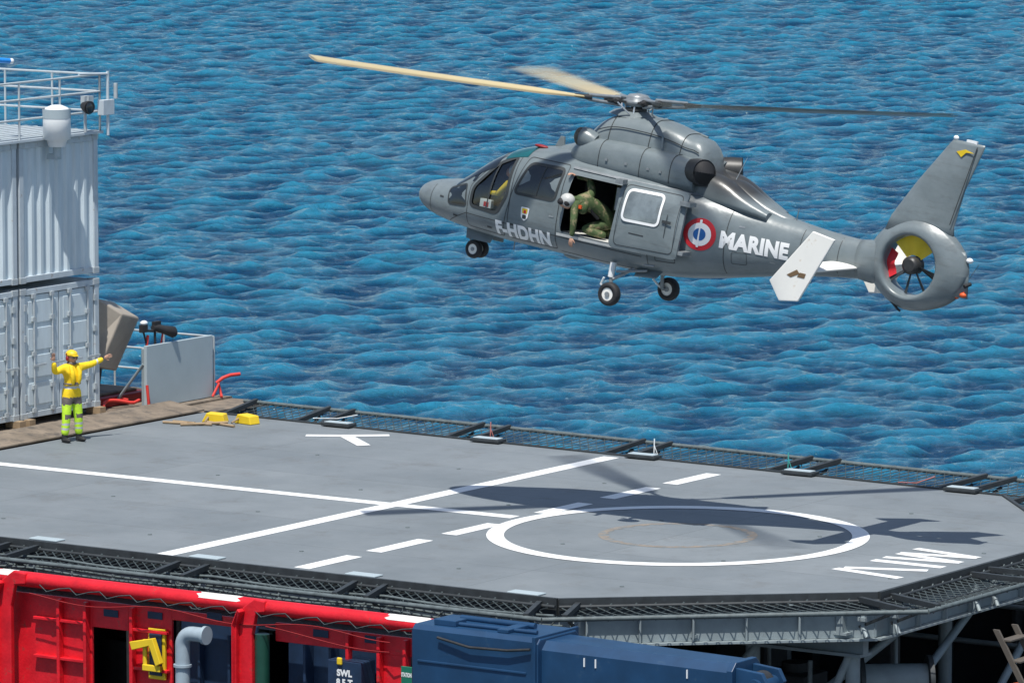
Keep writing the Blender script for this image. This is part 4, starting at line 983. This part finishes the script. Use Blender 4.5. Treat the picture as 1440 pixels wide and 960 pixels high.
def wheel(c,r,w_,m=0):
    x,y,z=c
    prf=[(r*.55,-w_*.5),(r*.85,-w_*.5),(r*.97,-w_*.32),(r,0),(r*.97,w_*.32),(r*.85,w_*.5),(r*.55,w_*.5)]
    rings=[[(x+rr*math.cos(t),y+yy,z+rr*math.sin(t)) for rr,yy in prf] for t in np.linspace(0,2*math.pi,29)]
    b.loft(rings,m,False)
    b.ptube([(x,y-w_*.42,z),(x,y+w_*.42,z)],r*.56,2,20); b.ptube([(x,y-w_*.56,z),(x,y+w_*.56,z)],r*.22,1,12)
for s in (-1,1):
    y=s*.95
    wheel((4.72,y,-.82),.205,.15)
    b.ptube([(4.62,s*.80,-.30),(4.62,s*.82,-.55)],.055,3,12); b.ptube([(4.62,s*.82,-.5),(4.66,s*.83,-.82)],.035,1,10); b.tube((4.66,s*.83,-.82),(4.72,y,-.82),.035,1)
    b.ptube([(4.95,s*.62,-.34),(4.66,s*.82,-.58)],.03,1,8); b.ptube([(4.50,s*.84,-.58),(4.45,s*.84,-.7),(4.62,s*.83,-.8)],.02,3,6); b.ptube([(5.25,s*.70,-.32),(4.70,s*.80,-.44)],.025,1,8)
    b.prism([(4.98,s*.60,-.34),(5.5,s*.60,-.30),(5.45,s*.72,-.42),(5.02,s*.72,-.46)],(0,0,.02),4)
    b.ptube([(5.5,s*.9,-.18),(5.3,s*.9,-.20)],.02,1,6)
    wheel((1.32,s*.10,-.76),.165,.10)
b.ptube([(1.25,0,-.36),(1.27,0,-.56)],.05,3,12); b.ptube([(1.27,0,-.5),(1.32,0,-.76)],.032,1,10); b.tube((1.32,-.1,-.76),(1.32,.1,-.76),.03,1); b.ptube([(1.7,0,-.40),(1.28,0,-.52)],.025,1,8); b.ptube([(1.2,0,-.5),(1.15,0,-.62),(1.3,0,-.74)],.018,1,6)
for s in (-1,1): b.prism([(1.15,s*.14,-.37),(1.75,s*.14,-.40),(1.7,s*.20,-.58),(1.2,s*.20,-.58)],(0,s*.015,0),4)
b.ell((3.3,0,-.46),(.18,.18,.08),4); b.tube((2.2,-.2,-.44),(2.2,-.2,-.6),.01,1)
b.obj('landing_gear',he,[M_black,M_mech,M_hwhite,M_lightw,M_heli])
# rotor head: the disc is tilted relative to the fuselage by cyclic input
HUB=Vector((4.13,0,2.34)); TILT=(Matrix.Translation(HUB)@Euler((math.radians(-2.5),math.radians(-4.8),0)).to_matrix().to_4x4()@Matrix.Translation(-HUB))
b=MB()
b.ptube([(4.13,0,2.15),(4.13,0,2.30)],[.13,.11],1,16); b.ptube([HUB+Vector((0,0,z)) for z in (-.06,-.02,.03,.06,.10,.15,.17)],[.20,.25,.26,.2,.21,.15,.03],0,28)
b.ptube([HUB+Vector((0,0,-.13)),HUB+Vector((0,0,-.09))],.21,1,24)
for k in range(5):
    t=k*1.2566; b.tube((4.13+.22*math.cos(t),.22*math.sin(t),2.12),(4.13+.2*math.cos(t),.2*math.sin(t),2.28),.018,3,6)
AZ=[math.radians(34)+math.radians(18)+math.pi/2*k for k in range(4)]
cone=math.radians(2.2)
for t in AZ:
    R_=Vector((math.cos(t),math.sin(t),math.sin(cone))); T_=Vector((-math.sin(t),math.cos(t),0)); U_=Vector((0,0,1))
    P_=[HUB+R_*.15+T_*.10,HUB+R_*.55+T_*.06,HUB+R_*.60-T_*.06,HUB+R_*.15-T_*.10]; b.prism([p-U_*.02 for p in P_],(0,0,.04),1)
    for o_ in (-.06,.06): b.ptube([HUB+R_*.32+U_*o_,HUB+R_*.9+U_*o_*.6],[.035,.03],0,8)
    b.ell(HUB+R_*.38,(.09,.09,.07),2); b.tube(HUB+R_*.45+T_*.12,HUB+R_*.45-T_*.12,.035,1); b.tube(HUB+R_*.42+T_*.14-U_*.02,HUB+R_*.2+T_*.2-U_*.2,.014,3)
    b.ptube([HUB+R_*.85,HUB+R_*1.15],[.055,.03],1,8)
b.v=[tuple(TILT@Vector(p)) for p in b.v]
b.obj('rotor_head',he,[M_mech,M_mechd,M_black,M_chrome])
# blades: thin closed sections, spread over the arc they sweep while the shutter is open; they turn clockwise
# seen from above, so the leading edge is the -T side and is pitched up
blm=[blade_mat('blade_grey',(.27,.28,.26),.95,.75),blade_mat('blade_tan_fast',(.60,.50,.30),.7,.20),blade_mat('blade_tan',(.60,.49,.27),.95,.70),blade_mat('blade_grey_fast',(.27,.28,.26),.6,.12)]
for k,t in enumerate(AZ):
    sw=math.radians(3.8 if k in (1,3) else 2.0); N1=24; N2=10; vs=[];uv=[]; fs=[]
    for lay in (0,1):
        o_=len(vs)
        for i in range(N1+1):
            s=i/N1; r=1.0+(5.85-1.0)*s; wd=.19
            for j in range(N2+1):
                q=j/N2*2-1; ang=sw*q
                R_=Vector((math.cos(t+ang),math.sin(t+ang),0)); T_=Vector((-math.sin(t),math.cos(t),0))
                th=.022*(1-q*q)*(1 if lay else -1)
                p=HUB+R_*r+T_*(q*wd*min(1,.5+s*6))+Vector((0,0,r*math.sin(cone)+.05*s*s-.055*q*min(1,.3+s*4)+th))
                vs.append(TILT@p); uv.append((j/N2,s))
        fs+=[(o_+i*(N2+1)+j,o_+i*(N2+1)+j+1,o_+(i+1)*(N2+1)+j+1,o_+(i+1)*(N2+1)+j) for i in range(N1) for j in range(N2)]
    me=bpy.data.meshes.new('rotor_blade'); me.from_pydata([tuple(p) for p in vs],[],fs); ul=me.uv_layers.new(name='UVMap')
    for l in me.loops: ul.data[l.index].uv=uv[l.vertex_index]
    for p in me.polygons: p.use_smooth=True
    me.materials.append(blm[k]); o=bpy.data.objects.new('rotor_blade_%d'%(k+1),me); COL.objects.link(o); o.parent=he
print('done')
